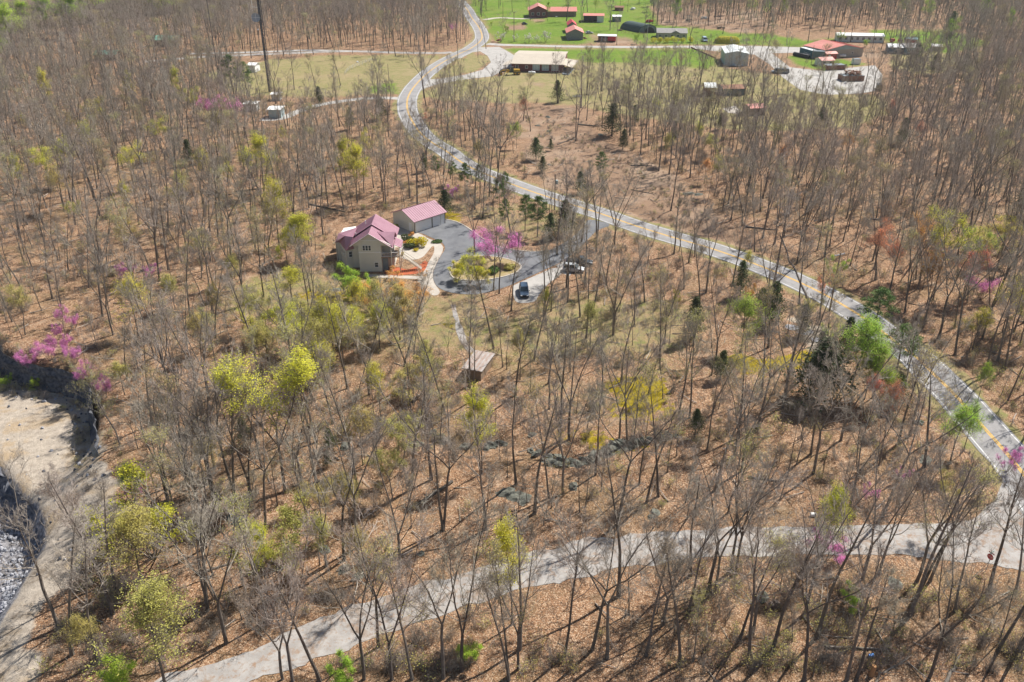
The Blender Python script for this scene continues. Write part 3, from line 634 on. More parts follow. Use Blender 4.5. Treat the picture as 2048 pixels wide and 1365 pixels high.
# ---- the maroon roofed house
e = thing('two_storey_house', 'two storey tan house with a maroon metal roof and corner balcony', 'house', (-29.8, 172.7, 0))
ox, oy = -29.8, 172.7; Lp = lambda x, y, z: Vector((ox+x, oy+y, z))
mb = MB(); mb.hexa([Lp(*p, -.3) for p in ((-2.9, 0), (1.9, 0), (1.9, 2.4), (4.2, 2.4), (4.2, 10.4), (-4.6, 10.4), (-4.6, 2.2), (-2.9, 2.2))], [Lp(*p, 6.0) for p in ((-2.9, 0), (1.9, 0), (1.9, 2.4), (4.2, 2.4), (4.2, 10.4), (-4.6, 10.4), (-4.6, 2.2), (-2.9, 2.2))])
mb.hexa([Lp(-4.2, .02, 6.0), Lp(4.2, .02, 6.0), Lp(4.2, .3, 6), Lp(-4.2, .3, 6)], [Lp(-.45, .02, 8.55), Lp(-.35, .02, 8.55), Lp(-.35, .3, 8.55), Lp(-.45, .3, 8.55)])
mb.hexa([Lp(-4.5, 10.1, 6.0), Lp(4.1, 10.1, 6.0), Lp(4.1, 10.38, 6), Lp(-4.5, 10.38, 6)], [Lp(-.45, 10.1, 8.9), Lp(-.35, 10.1, 8.9), Lp(-.35, 10.38, 8.9), Lp(-.45, 10.38, 8.9)])
fin(mb, 'wall', m_tanwall, e)
wg = [Vector((*at(x, y, 4.5), 0)) for x, y in ((721, 494), (691.4, 501), (679, 484), (669.5, 485), (677, 467), (712, 459))]
mb = MB(); wp = [p.lerp(sum(wg, Vector())/6, .06) for p in wg]; mb.hexa([Vector((p.x, p.y, -.3)) for p in wp], [Vector((p.x, p.y, 4.5)) for p in wp]); fin(mb, 'wing_wall', m_tanwall, e)
rb = MB(); tA, tB = Lp(-4.3, 2.6, 6.9), Lp(-4.3, 8.5, 6.9); E_ = [Vector((p.x, p.y, 4.5)) for p in wg]; mid_ = Lp(-6.4, 4.6, 6.4)
for tri in ((E_[0], E_[1], mid_, tA), (E_[1], E_[2], mid_), (E_[2], E_[3], mid_), (E_[3], E_[4], mid_), (E_[4], E_[5], tB, mid_)):
    roof_plane(rb, tri, .12) if len(tri) == 4 else rb.slab(list(tri), .12)
rb.slab([mid_, tB, tA], .1); fin(rb, 'wing_roof', m_maroon, e)
for a, b in ((1, 2),):
    t = (wp[b]-wp[a]).normalized(); n = Vector((t.y, -t.x, 0)); n = n if n.y < 0 or n.x < 0 else -n
    for f in (.2, .5, .8): window_(e, wp[a].lerp(wp[b], f)+Vector((0, 0, 3.2))+n*.02, t, n, .75, 1.3, 1, 2)
t = (wp[1]-wp[0]).normalized(); n = Vector((-t.y, t.x, 0)); n = n if n.y < 0 else -n
window_(e, wp[1].lerp(wp[0], .3)+Vector((0, 0, 3.2))+n*.02, t, n, .8, 1.3, 1, 2)
rb = MB()     # main roof: front half, rear half slightly higher
roof_plane(rb, [Lp(-4.55, 4.6, 6.0), Lp(-4.55, -.5, 6.0), Lp(-.4, -.5, 8.8), Lp(-.4, 4.6, 8.8)], .16, 8)
roof_plane(rb, [Lp(4.5, -.5, 5.6), Lp(4.5, 4.6, 5.6), Lp(-.4, 4.6, 8.803), Lp(-.4, -.5, 8.803)], .16, 8)
roof_plane(rb, [Lp(-4.95, 10.8, 6.15), Lp(-4.95, 4.4, 6.15), Lp(-.4, 4.4, 9.15), Lp(-.4, 10.8, 9.15)], .16, 11)
roof_plane(rb, [Lp(4.65, 4.4, 5.85), Lp(4.65, 10.8, 5.85), Lp(-.4, 10.8, 9.153), Lp(-.4, 4.4, 9.153)], .16, 11)
fin(rb, 'roof', m_maroon, e)
rb = MB(); roof_plane(rb, [Lp(4.45, -.2, 5.85), Lp(4.75, 2.9, 8.0), Lp(.9, 2.9, 8.0), Lp(2.5, 1.4, 7.3)], .1); roof_plane(rb, [Lp(4.75, 6.0, 6.0), Lp(4.75, 2.9, 8.003), Lp(.9, 2.9, 8.003), Lp(3, 5.6, 6.6)], .1); fin(rb, 'cross_gable', m_maroon, e)
rb = MB(); roof_plane(rb, [Lp(6.1, 5.0, 5.2), Lp(6.1, .9, 5.2), Lp(4.62, .9, 5.9), Lp(4.62, 5.0, 5.9)], .1, 6); fin(rb, 'porch_roof', m_maroon, e)
mb = MB(); mb.box(ox-.5, oy-.03, 4.45, 4.8, .06, .22); mb.box(ox-.4, oy-.03, 7.15, 3.9, .05, .14)
for p, q_ in ((Lp(-4.6, -.56, 5.9), Lp(-.4, -.56, 8.72)), (Lp(4.55, -.56, 5.5), Lp(-.4, -.56, 8.72))): mb.hexa([p, p+Vector((0, .05, 0)), q_+Vector((0, .05, 0)), q_], [p+Vector((0, 0, .16)), p+Vector((0, .05, .16)), q_+Vector((0, .05, .16)), q_+Vector((0, 0, .16))])
fin(mb, 'trim_board', m_white, e)
for k in range(3): window_(e, Lp(-1.7+k*.62, 0, 5.45), (1, 0, 0), (0, -1, 0), .55, 1.15, 1, 2)
window_(e, Lp(.75, 0, 1.6), (1, 0, 0), (0, -1, 0), .8, 1.1, 1, 2)
mb = MB(); mb.box(ox+3.0, oy+1.15, 3.25, 2.3, 2.4, .2); mb.box(ox+5.0, oy+3.0, 3.25, 1.6, 5.4, .2); fin(mb, 'balcony_floor', m_wood, e)
for x, y, h in ((4.05, -.05, 5.7), (4.2, 2.6, 5.7), (5.75, .4, 5.2), (5.75, 3.0, 5.2), (5.75, 5.6, 5.2)): mb = MB(); mb.box(ox+x, oy+y, h/2, .18, .18, h); fin(mb, 'post', m_tanwall, e)
mb = MB()
for a, b in ((Lp(1.95, 0, 0), Lp(4.0, 0, 0)), (Lp(4.1, .1, 0), Lp(5.7, .4, 0)), (Lp(5.75, .5, 0), Lp(5.75, 5.6, 0))):
    for z in (3.5, 4.35): mb.tube([a+Vector((0, 0, z)), b+Vector((0, 0, z))], .05, 4)
    k = int((b-a).length/.18)
    for i in range(k+1): p = a.lerp(b, i/k); mb.tube([p+Vector((0, 0, 3.4)), p+Vector((0, 0, 4.35))], .022, 4)
fin(mb, 'railing', m_white, e)
mb = MB(); mb.box(ox+2.6, oy+.4, 1.6, 1.2, .08, 3.1); fin(mb, 'storage_door', m_slate, e)
mb = MB(); n_ = 14
for i in range(n_): mb.box(ox+6.6+i*.27, oy+1.2, 3.2-i*.22, .3, 1.1, .07)
for y in (.6, 1.8): mb.tube([Lp(6.4, y, 4.1), Lp(10.3, y, 1.0)], .05, 4); mb.tube([Lp(6.4, y, 3.1), Lp(10.3, y, 0)], .07, 4)
fin(mb, 'deck_stairs', m_concw, e)
for x, y, z in ((-2.2, 7.5, 8.9), (-4.0, 4.5, 7.2)): mb = MB(); mb.tube([Lp(x, y, z-1), Lp(x, y, z)], .09, 8, True); fin(mb, 'vent_pipe', m_white, e)
mb = MB(); fp = [Vector((*at(x, y, 4.2), 4.2)) for x, y in ((681.5, 466), (688, 456.5), (712, 453), (709, 460.5))]; mb.slab(fp, .12)
for p in fp[:0]: mb.box(p.x, p.y, 2.05, .15, .15, 4.1)
fin(mb, 'patio_cover', m_white, e)
# ---- garage
e = thing('garage', 'tan three bay garage with a maroon metal roof at the drive end', 'garage', (-23.2, 195.4, 0)); ga = math.atan2(.697, .717)
u = Vector((math.cos(ga), math.sin(ga), 0)); dn = Vector((-u.y, u.x, 0)); G0 = Vector((-23.2, 195.4, 0)); gp = lambda x, y, z: G0+u*x+dn*y+Vector((0, 0, z))
mb = MB(); gl, gd = 9.5, 8.2
mb.quad(gp(0, 0, -.3), gp(gl, 0, -.3), gp(gl, 0, 3), gp(0, 0, 3)); mb.quad(gp(gl, gd, -.3), gp(0, gd, -.3), gp(0, gd, 3), gp(gl, gd, 3)); mb.quad(gp(gl, 0, -.3), gp(gl, gd, -.3), gp(gl, gd, 3), gp(gl, gd/2, 4.7), gp(gl, 0, 3)); mb.quad(gp(0, gd, -.3), gp(0, 0, -.3), gp(0, 0, 3), gp(0, gd/2, 4.7), gp(0, gd, 3)); fin(mb, 'wall', m_tanwall, e)
rb = MB(); roof_plane(rb, [gp(-.35, -.5, 2.95), gp(gl+.35, -.5, 2.95), gp(gl+.35, gd/2, 4.85), gp(-.35, gd/2, 4.85)], .12, 16); roof_plane(rb, [gp(gl+.35, gd+.5, 2.95), gp(-.35, gd+.5, 2.95), gp(-.35, gd/2, 4.853), gp(gl+.35, gd/2, 4.853)], .12, 16); fin(rb, 'roof', m_maroon, e)
for a, b in ((.45, 5.2), (5.6, 7.95), (8.15, 9.3)): door_(e, gp((a+b)/2, -.01, .03), u, -dn, b-a, 2.45, m_white, 'garage_door', 4)
door_(e, gp(-.01, 1.5, .05), dn, -u, .95, 2.1, m_white)
for x in (.03, 5.4, 9.45): mb = MB(); mb.box(*gp(x, -.06, 1.3), .1, .1, 2.9, ga); fin(mb, 'corner_trim', m_dark, e)
# ---- driveway, island, cars' parking, footpath
drive_out = [(868, 446), (888, 440), (912, 445), (935, 457), (975, 485), (1010, 497), (1060, 503), (1095, 502), (1125, 488), (1150, 470), (1168, 452), (1178, 440), (1215, 447), (1220, 452), (1195, 462), (1165, 490), (1130, 520), (1085, 542), (1050, 558), (1010, 575), (960, 588), (915, 588), (880, 578), (867, 560), (868, 540), (880, 515), (890, 498), (884, 486), (868, 478), (845, 468), (832, 464), (850, 456)]
sheet('driveway', resample(catmull(W(drive_out+drive_out[:1]), 1.0), 220)[:-1], .045, M_drive)
isl = [(900, 547), (906, 530), (920, 520), (945, 513), (975, 513), (1005, 517), (1030, 524), (1042, 534), (1032, 546), (1000, 556), (960, 562), (925, 561), (906, 556)]
islW = resample(catmull(W(isl+isl[:1]), 1.0), 90)[:-1]
m_island = mat('island_bed', (.25, .20, .07), .95, col2=(.36, .28, .17), nscale=1.2)
sheet('driveway_island', islW, .12, m_island)
def curb(name, line, w, h, m, closed=False):
    mb = MB(); L_ = list(line)+([line[0]] if closed else []); A_, B_ = offs(L_, -w/2), offs(L_, w/2)
    for i in range(len(L_)-1):
        z = h1(*L_[i]); mb.hexa([(*A_[i], z-.1), (*B_[i], z-.1), (*B_[i+1], z-.1), (*A_[i+1], z-.1)], [(*A_[i], z+h), (*B_[i], z+h), (*B_[i+1], z+h), (*A_[i+1], z+h)])
    o = mb.build(name, m); o['kind'] = 'structure'; return o
curb('island_kerb', islW, .35, .17, M_conc, True)
curb('drive_kerb', catmull(W([(888, 439), (912, 444), (935, 456), (975, 484), (1010, 497), (1060, 504), (1095, 502)]), 1), .3, .14, M_conc)
walk = [(800, 455), (835, 466), (858, 478), (880, 487), (886, 500), (874, 525), (866, 545), (868, 565), (880, 585), (868, 592), (845, 580), (835, 565), (845, 545), (860, 520), (868, 505), (866, 492), (845, 515), (825, 520), (800, 515), (790, 490), (795, 465)]
sheet('pale_walkway', resample(catmull(W(walk+walk[:1]), 1.0), 160)[:-1], .03, M_conc)
sheet('front_path', W([(735, 549), (840, 553), (842, 559), (734, 555)]), .035, M_conc)
sheet('car_pad', resample(catmull(W([(1026, 572), (1050, 561), (1080, 548), (1110, 536), (1125, 545), (1095, 570), (1078, 590), (1068, 604), (1036, 606), (1027, 592), (1026, 572)]), 1), 60)[:-1], .035, M_grav)
sheet('parking_strip', W([(1112, 532), (1140, 515), (1152, 530), (1140, 552), (1126, 548)]), .025, M_grav)
strip('footpath', catmull(W([(905, 610), (915, 640), (922, 670), (932, 690), (945, 705)]), 1.5), .6, .03, M_low, 1, .5)
# mulch bed
m_mulch = mat('red_mulch', (.50, .12, .045), .95, col2=(.34, .10, .05), nscale=2.5)
sheet('mulch_bed', resample(catmull(W([(768, 548), (775, 538), (795, 535), (815, 540), (840, 530), (850, 522), (856, 526), (845, 545), (815, 550), (790, 552), (768, 548)]), 1), 60)[:-1], .06, m_mulch)
# garden shrubs
def bush(name, label, x, y, r, h, leaf, seed, group=None, n=900, zz=None, XY=None):
    r_ = random.Random(seed); C = MB(); X, Y = XY or at(x, y); z = h1(X, Y)
    C.cur = 1
    for _ in range(9):
        a = r_.random()*6.28; C.tube([(0, 0, 0), (math.cos(a)*r*.3, math.sin(a)*r*.3, h*.5), (math.cos(a)*r*.7, math.sin(a)*r*.7, h*.8)], [.04, .03, .015], 3)
    C.cur = 0; lumps = [(r_.gauss(0, .35)*r, r_.gauss(0, .35)*r, h*r_.uniform(.35, .7), r*r_.uniform(.4, .65)) for _ in range(7)]
    for k in range(n):
        lx, ly, lz, lr = r_.choice(lumps); v = Vector((r_.gauss(0, 1), r_.gauss(0, 1), r_.gauss(0, .8))).normalized()*lr*r_.uniform(.7, 1.1)
        o = Vector((lx, ly, lz))+Vector((v.x, v.y, v.z*h/r*.6)); o.z = max(.05, o.z); s = .16*max(.6, min(1.3, r)); nn = (v.normalized()+Vector((r_.gauss(0, .4), r_.gauss(0, .4), r_.gauss(0, .4)))).normalized(); a = perp(nn, r_); b = nn.cross(a)
        C.quad(o-a*s, o-b*s*.6, o+a*s, o+b*s*.6)
    o = C.build(name, [LM[leaf], M_twigd]); o.location = (X, Y, z); tag(o, label, 'shrub', group); return o
bush('garden_shrub', 'large golden yellow rounded shrub in the pale gravel bed', 835, 493, 2.0, 2.6, 'gold', 1, 'shrubs in the gravel garden by the house')
bush('garden_shrub', 'grey green shrub left of the large golden shrub, farther from the lens', 815, 483, 1.5, 1.5, 'cedar', 2, 'shrubs in the gravel garden by the house')
bush('garden_shrub', 'grey green shrub nearer than the golden shrub', 818, 496, 1.3, 1.3, 'cedar', 3, 'shrubs in the gravel garden by the house')
bush('garden_shrub', 'small orange shrub between the two grey green shrubs', 812, 489, .8, .9, 'orange', 4, 'shrubs in the gravel garden by the house', 350)
bush('garden_shrub', 'small orange gold shrub behind the large golden shrub', 823, 471, .8, .8, 'orange', 5, 'shrubs in the gravel garden by the house', 350)
bush('garden_shrub', 'little yellow shrub in front of the large golden shrub', 833, 502, .7, .7, 'gold', 6, 'shrubs in the gravel garden by the house', 300)
bush('garden_shrub', 'low dark green shrub at the tip of the walkway', 873, 485, 1.2, .6, 'pine', 7, 'shrubs in the gravel garden by the house')
bush('garden_shrub', 'yellow shrub at the foot of the deck stairs', 805, 511, .7, .8, 'gold', 8, 'shrubs in the gravel garden by the house', 300)
bush('garden_shrub', 'olive shrub beside the back corner of the house roof', 790, 463, 1.1, 1.8, 'olive', 9, 'shrubs in the gravel garden by the house')
for i, (x, l, k) in enumerate([(925, 'bright yellow green shrub on the driveway island, leftmost', 'yellow'), (945, 'yellow shrub on the driveway island beside the budding trees', 'gold'), (985, 'dark green low shrub on the driveway island under the redbud', 'pine'), (1020, 'olive shrub at the right tip of the driveway island', 'olive')]):
    bush('island_shrub', l, x, 548-abs(i-1.5)*6, 1.3, 1.2, k, 20+i, 'shrubs on the driveway island')
for i, (x, y, r) in enumerate([(1306, 86, 1.7), (1320, 86, 1.9), (1334, 86, 2.1), (1348, 85, 2.0), (1363, 86, 1.9), (1381, 85, 2.0)]):
    bush('round_shrub', ['leftmost', 'second from the left', 'third from the left', 'fourth from the left', 'fifth from the left', 'rightmost'][i]+' round yellow green shrub before the mobile home', x, y, r, r*1.5, 'yellow', 40+i, 'round shrubs before the mobile home', 600)
hx0, hy0 = at(1430, 86); hx1, hy1 = at(1478, 87)
C = MB(); rr = random.Random(5)
for k in range(4200):
    f = rr.random(); X = hx0+(hx1-hx0)*f; Y = hy0+(hy1-hy0)*f; a = rr.uniform(0, math.pi); pr = 1-abs(2*f-1)**6*.5; rz_ = 2.1*pr
    o_ = Vector((X-hx0, Y-hy0+math.cos(a)*2.6*pr, .1+math.sin(a)*rz_*1.5*rr.uniform(.85, 1.05))); n_ = Vector((rr.gauss(0, .5), math.cos(a), math.sin(a)+.1)).normalized(); a_ = perp(n_, rr); b_ = n_.cross(a_); s = .3; C.quad(o_-a_*s, o_-b_*s*.6, o_+a_*s, o_+b_*s*.6)
o = C.build('hedge', LM['yellow']); o.location = (hx0, hy0, h1(hx0, hy0)); tag(o, 'long rounded yellow green hedge behind the white metal barn', 'hedge')

# ---- cream roofed brick building
e = thing('brick_building', 'long dark brick building with a cream metal roof and side canopies', 'building', (10.5, 400, 0))
t = Vector((21.8, -2.7, 0)).normalized(); n = Vector((t.y, -t.x, 0)); B0 = Vector((-.2, 386.3, 0)); bp = lambda x, y, z: B0+t*x-n*y+Vector((0, 0, z)); bw, bd = 22, 29.5
mb = MB(); mb.hexa([bp(0, 0, -.5), bp(bw, 0, -.5), bp(bw, bd, -.5), bp(0, bd, -.5)], [bp(0, 0, 3.4), bp(bw, 0, 3.4), bp(bw, bd, 3.4), bp(0, bd, 3.4)]); fin(mb, 'brick_wall', m_brick, e)
for x in (0.02, bw-.22): mb = MB(); mb.hexa([bp(x, 0, 3.4), bp(x+.2, 0, 3.4), bp(x+.2, bd, 3.4), bp(x, bd, 3.4)], [bp(x, bd/2-.1, 4.7), bp(x+.2, bd/2-.1, 4.7), bp(x+.2, bd/2+.1, 4.7), bp(x, bd/2+.1, 4.7)]); fin(mb, 'gable_end', m_white, e)
rb = MB(); roof_plane(rb, [bp(-.3, -.8, 3.4), bp(bw+.3, -.8, 3.4), bp(bw+.3, bd/2, 4.85), bp(-.3, bd/2, 4.85)], .15, 30); roof_plane(rb, [bp(bw+.3, bd+.8, 3.4), bp(-.3, bd+.8, 3.4), bp(-.3, bd/2, 4.853), bp(bw+.3, bd/2, 4.853)], .15, 30); fin(rb, 'roof', m_cream, e)
rb = MB(); rb.slab([bp(bw+.1, 1, 3.1), bp(bw+4.2, -3, 2.7), bp(bw+6, 13, 2.7), bp(bw+.1, 15, 3.2)], .15); fin(rb, 'side_canopy', m_cream, e)
for x, y in ((bw+4, -2.6), (bw+5, 4), (bw+5.8, 12.5)): mb = MB(); mb.box(*bp(x, y, 1.25), .2, .2, 2.8); fin(mb, 'canopy_post', m_white, e)
mb = MB(); mb.hexa([bp(bw+.1, -4.4, -.2), bp(bw+3, -5.5, -.2), bp(bw+4.5, 8, -.2), bp(bw+.1, 9, -.2)], [bp(bw+.1, -4.4, .35), bp(bw+3, -5.5, .35), bp(bw+4.5, 8, .35), bp(bw+.1, 9, .35)]); fin(mb, 'side_deck', m_slate, e)
rb = MB(); rb.slab([bp(-.35, 0, 3.1), bp(-.35, 12, 3.1), bp(-3.6, 6, 2.6), bp(-3.8, -1, 2.6)], .15); fin(rb, 'entrance_canopy', m_cream, e)
for y in (-.8, 1.6, 4, 6): mb = MB(); mb.box(*bp(-3.2, y, 1.2), .16, .16, 2.7); fin(mb, 'porch_post', m_wood, e)
for x, w, h, c in ((2.3, 1.2, 1.5, 1), (6.5, 1.1, 1.2, 1), (10.6, 2.9, 2.5, 4), (14.6, 2.9, 2.5, 4), (18.7, 2.8, 2.5, 4)): window_(e, bp(x, -.01, 1.95), t, n, w, h, c, 4 if c > 1 else 2, gm=m_bglass if c > 1 else m_glass)
# ---- buildings of the village
def pxh(name, label, cat, a, b, depth, ze, zr, wm, rm, **k): return house(name, label, cat, at(*a), at(*b), depth, ze, zr, wm, rm, **k)
e, q_ = pxh('metal_barn', 'big white metal barn with blue grey side beside the gravel turnaround', 'barn', (1448, 131.5), (1495, 132.5), 17, 5.2, 6.2, m_barnblue, m_metalw, axis='d', oh=.15)
door_(e, q_['up'](q_['FL'].lerp(q_['FR'], .65), 0), q_['t'], q_['n'], 4, .5, m_white, 'door_sill')
mb = MB(); U_ = q_['up']; fl = q_['FL']-q_['t']*.03; bl = q_['BL']-q_['t']*.03; mb.quad(U_(bl, 0), U_(fl, 0), U_(fl, 5.05), U_(bl, 5.05)); fin(mb, 'side_panel', m_bluegrey, e)
# coral workshop
eL, eR, rR, rL = (Vector((*at(x, y, z), z)) for x, y, z in ((1606, 91, 3.7), (1651, 101, 3.7), (1692, 90, 5.7), (1646, 79, 5.7)))
bR = rR+(rR-eR); bL = rL+(rL-eL); bR.z = bL.z = 3.7; c = (eL+bR)/2
e = thing('workshop', 'cream walled workshop with a coral red metal roof', 'building', (c.x, c.y, 0))
rb = MB(); roof_plane(rb, [eL, eR, rR, rL], .15, 20); roof_plane(rb, [bR, bL, rL+Vector((0, 0, .003)), rR+Vector((0, 0, .003))], .15, 20); fin(rb, 'roof', m_coral, e)
mb = MB(); cc = sum((eL, eR, bR, bL), Vector())/4; P = [p.lerp(cc, .035) for p in (eL, eR, bR, bL)]; mb.hexa([Vector((p.x, p.y, -.3)) for p in P], [Vector((p.x, p.y, 3.6)) for p in P])
fin(mb, 'wall', m_concw, e); mb = MB(); mb.hexa([Vector((p.x, p.y, 3.6)) for p in (P[1], P[1].lerp(P[0], .01), P[2].lerp(P[3], .01), P[2])], [Vector((p.x, p.y, 5.5)) for p in (rR.lerp(cc, .03), rR.lerp(cc, .04), rR.lerp(cc, .04), rR.lerp(cc, .03))]); fin(mb, 'gable_end', m_bluegrey, e)
gt = (P[2]-P[1]).normalized(); gt.z = 0; gn = Vector((gt.y, -gt.x, 0)); window_(e, P[1].lerp(P[2], .72)-Vector((0, 0, 1.7)), gt, gn, 1.0, .8)
def container(label, a, b, depth, h, m, name='shipping_container', cat='container', rib=.5):
    FL, FR = Vector((*at(*a), 0)), Vector((*at(*b), 0)); t = (FR-FL).normalized(); n = Vector((t.y, -t.x, 0)); c = (FL+FR)/2-n*depth/2; e = thing(name, label, cat, (c.x, c.y, 0)); L_ = (FR-FL).length
    up = lambda p, z: Vector((p.x, p.y, z)); mb = MB(); mb.hexa([up(p, .1) for p in (FL, FR, FR-n*depth, FL-n*depth)], [up(p, h) for p in (FL, FR, FR-n*depth, FL-n*depth)])
    k = int(L_/rib)
    for i in range(k): p = FL+t*(i+.5)*L_/k; mb.hexa([up(p-t*.12, .2), up(p+t*.12, .2), up(p+t*.08+n*.06, .2), up(p-t*.08+n*.06, .2)], [up(p-t*.12, h-.15), up(p+t*.12, h-.15), up(p+t*.08+n*.06, h-.15), up(p-t*.08+n*.06, h-.15)])
    fin(mb, 'body', m, e)
    for p in (FL, FR, FR-n*depth, FL-n*depth): mb = MB(); mb.box(p.x, p.y, h/2, .2, .2, h+.1); fin(mb, 'corner_post', m, e)
    mb = MB(); mb.hexa([up(p, h+.002) for p in (FL, FR, FR-n*depth, FL-n*depth)], [up(p, h+.06) for p in (FL, FR, FR-n*depth, FL-n*depth)]); fin(mb, 'top_panel', m_metalw if m is m_teal else m_slate, e)
    return e, FL, FR, t, n
ec, FLc, FRc, tc_, nc_ = container('teal shipping container with white lettering beside the workshop', (1598.5, 110.5), (1623, 117.5), 2.6, 3.4, m_teal)
cu = bpy.data.curves.new('lettering', 'FONT'); cu.body = 'COSCO'; cu.size = 1.5; cu.extrude = .01; cu.align_x = 'CENTER'
tmp = bpy.data.objects.new('lettering', cu); COL.objects.link(tmp); bpy.context.view_layer.update()
tm = bpy.data.meshes.new_from_object(tmp.evaluated_get(bpy.context.evaluated_depsgraph_get())); bpy.data.objects.remove(tmp)
lo = obj('lettering', tm, ec, m_white); p = FLc.lerp(FRc, .62)+nc_*.1+Vector((0, 0, 1.0)); lo.location = p-ec.location; lo.rotation_euler = (math.pi/2, 0, math.atan2(tc_.y, tc_.x))
container('slate grey shipping container joined in front of the workshop', (1623.5, 118.3), (1648, 119.3), 2.6, 3.4, m_slate)
container('low brown open skip on the gravel lot, nearer the workshop', (1654, 141.5), (1690, 140), 4, 2.0, m_rust, 'steel_skip', 'skip')
ed, FLd, FRd, td, nd = container('rusty open skip heaped with scrap on the gravel lot, nearer the lens', (1686, 164), (1727, 163), 5, 2.2, m_rust, 'steel_skip', 'skip')
mb = MB(); rr = random.Random(3)
for i in range(60): p = FLd.lerp(FRd, rr.uniform(.25, .95))-nd*rr.uniform(.6, 4.4); f = (p-FLd).length/(FRd-FLd).length; mb.box(p.x, p.y, 2.2+rr.random()*1.9*(1-abs(f-.6)), rr.uniform(.4, 1.6), rr.uniform(.2, .8), rr.uniform(.1, .5), rr.random()*3)
o = mb.build('scrap_heap', m_rust); tag(o, 'brown heap of scrap filling the nearer rusty skip', 'scrap')
pxh('red_shed', 'small red metal shed with coral roof against the workshop', 'shed', (1652, 120), (1672.5, 119), 4.0, 2.6, 3.2, m_red, m_coral, door=(.3, 1.2, 2, m_white))
pxh('white_shed', 'small white shed with a coral roof beside the gravel lot', 'shed', (1642, 134), (1667, 133), 6, 2.6, 3.5, m_metalw, m_coral, nwin=2)
def tank(label, x, y, L_, r, rz=0, m=None, group=None):
    X, Y = at(x, y); e = thing('propane_tank', label, 'tank', (X, Y, h1(X, Y)), rz, group); mb = MB(); k = [(-1, .0), (-.97, .5), (-.9, .8), (-.8, 1), (.8, 1), (.9, .8), (.97, .5), (1, 0.0)]
    mb.tube([(a*L_/2, 0, r+.35) for a, _ in k], [max(.01, b*r) for _, b in k], 12, True); mb.build('body', m or m_white, e, smooth=True)
    mb = MB(); mb.tube([(0, 0, 2*r+.3), (0, 0, 2*r+.5)], .22, 8, True); mb.build('valve_dome', m or m_white, e)
    for s in (-1, 1): mb = MB(); mb.box(s*L_*.3, 0, .25, .2, r*1.6, .5); mb.build('foot', m_concw, e)
tank('white propane tank beside the yellow grader', 1063.5, 150, 3.2, .55, -.1, group='white propane tanks')
tank('white propane tank beside the coral roofed workshop', 1685, 116, 3.2, .55, .1, group='white propane tanks')
mb = MB(); a, b = Vector((*at(1587.5, 112), .9)), Vector((*at(1617, 118), .9)); mb.tube([a, b], .9, 14, True); o = mb.build('culvert_pipe', m_black, smooth=True); tag(o, 'long black culvert pipe lying on grass before the teal container', 'pipe')
container('small white and blue box standing on the gravel lot', (1708, 130), (1720, 129.5), 2.2, 2.4, m_white, 'equipment_box', 'box')
e, q_ = pxh('long_house', 'long pale mobile home under trees beyond the workshop', 'house', (1674, 84), (1766, 86), 7, 3.2, 3.9, m_metalw, m_white, nwin=8)
pxh('shed', 'white roofed open shed right of the workshop', 'shed', (1776, 107), (1805, 108), 8, 2.8, 3.8, m_slate, m_white); pxh('cottage', 'pale green cottage among the right hand trees', 'house', (1810, 109), (1838, 109), 10, 3, 4.2, m_bluegrey, m_greyroof, nwin=2)
pxh('shed', 'small white topped shed farthest right in the village', 'shed', (1862, 103), (1882, 104), 5, 2.4, 3, m_concw, m_white)
pxh('shed', 'teal and red small shed behind the pale green cottage', 'shed', (1812, 88), (1832, 89), 4, 2.3, 2.8, m_red, m_teal)
e, q_ = pxh('mobile_home', 'cream mobile home with a grey shingle roof behind the round shrubs', 'house', (1314, 79), (1373, 80), 12, 3.2, 4.6, m_concw, m_greyroof, nwin=5)
FL, FR, t, n, up = (q_[k] for k in ('FL', 'FR', 't', 'n', 'up')); c_ = FL.lerp(FR, .62); mb = MB(); mb.hexa([up(c_-t*2.6-n*4, 3.1), up(c_+t*2.6-n*4, 3.1), up(c_+t*2.6+n*.5, 3.1), up(c_-t*2.6+n*.5, 3.1)], [up(c_-t*.03-n*5, 4.5), up(c_+t*.03-n*5, 4.5), up(c_+t*.03+n*.5, 4.4), up(c_-t*.03+n*.5, 4.4)]); fin(mb, 'porch_gable', m_greyroof, e)
pxh('barn', 'grey board barn with a coral red gable roof by the village road', 'barn', (1134, 80.5), (1166, 80.5), 13, 3.6, 5.4, m_barnwood, m_coral, axis='d', oh=.5)
pxh('barn_annex', 'bright red roofed annex directly behind the grey board barn', 'barn', (1136, 66), (1152, 66), 10, 4.0, 5.6, m_barnwood, m_red, axis='d', oh=.4)
e, q_ = pxh('open_shed', 'open fronted shed with coral roof and one white bay', 'shed', (1167, 45), (1207, 45.5), 9, 3.6, 4.2, m_barnwood, m_coral, open_front=True)
FL, FR, t, n, up = (q_[k] for k in ('FL', 'FR', 't', 'n', 'up')); mb = MB(); a = FL.lerp(FR, .67); mb.hexa([up(a, -.1), up(FR+t*.03, -.1), up(FR+t*.03-n*3, -.1), up(a-n*3, -.1)], [up(a, 3.5), up(FR+t*.03, 3.5), up(FR+t*.03-n*3, 3.5), up(a-n*3, 3.5)]); fin(mb, 'white_bay', m_metalw, e)
for f in (0, .22, .45): mb = MB(); p = FL.lerp(FR, f); mb.box(p.x, p.y, 1.8, .25, .25, 3.6); fin(mb, 'post', m_wood, e)
pxh('small_shed', 'small dark shed with a white metal roof near the utility pole', 'shed', (1226, 44), (1242, 44), 6, 2.8, 3.3, m_slate, m_white)
pxh('brown_hut', 'brown wooden hut at the edge of the farmyard', 'shed', (1229, 22), (1246, 22.5), 5, 2, 2.6, m_rust, m_rust)
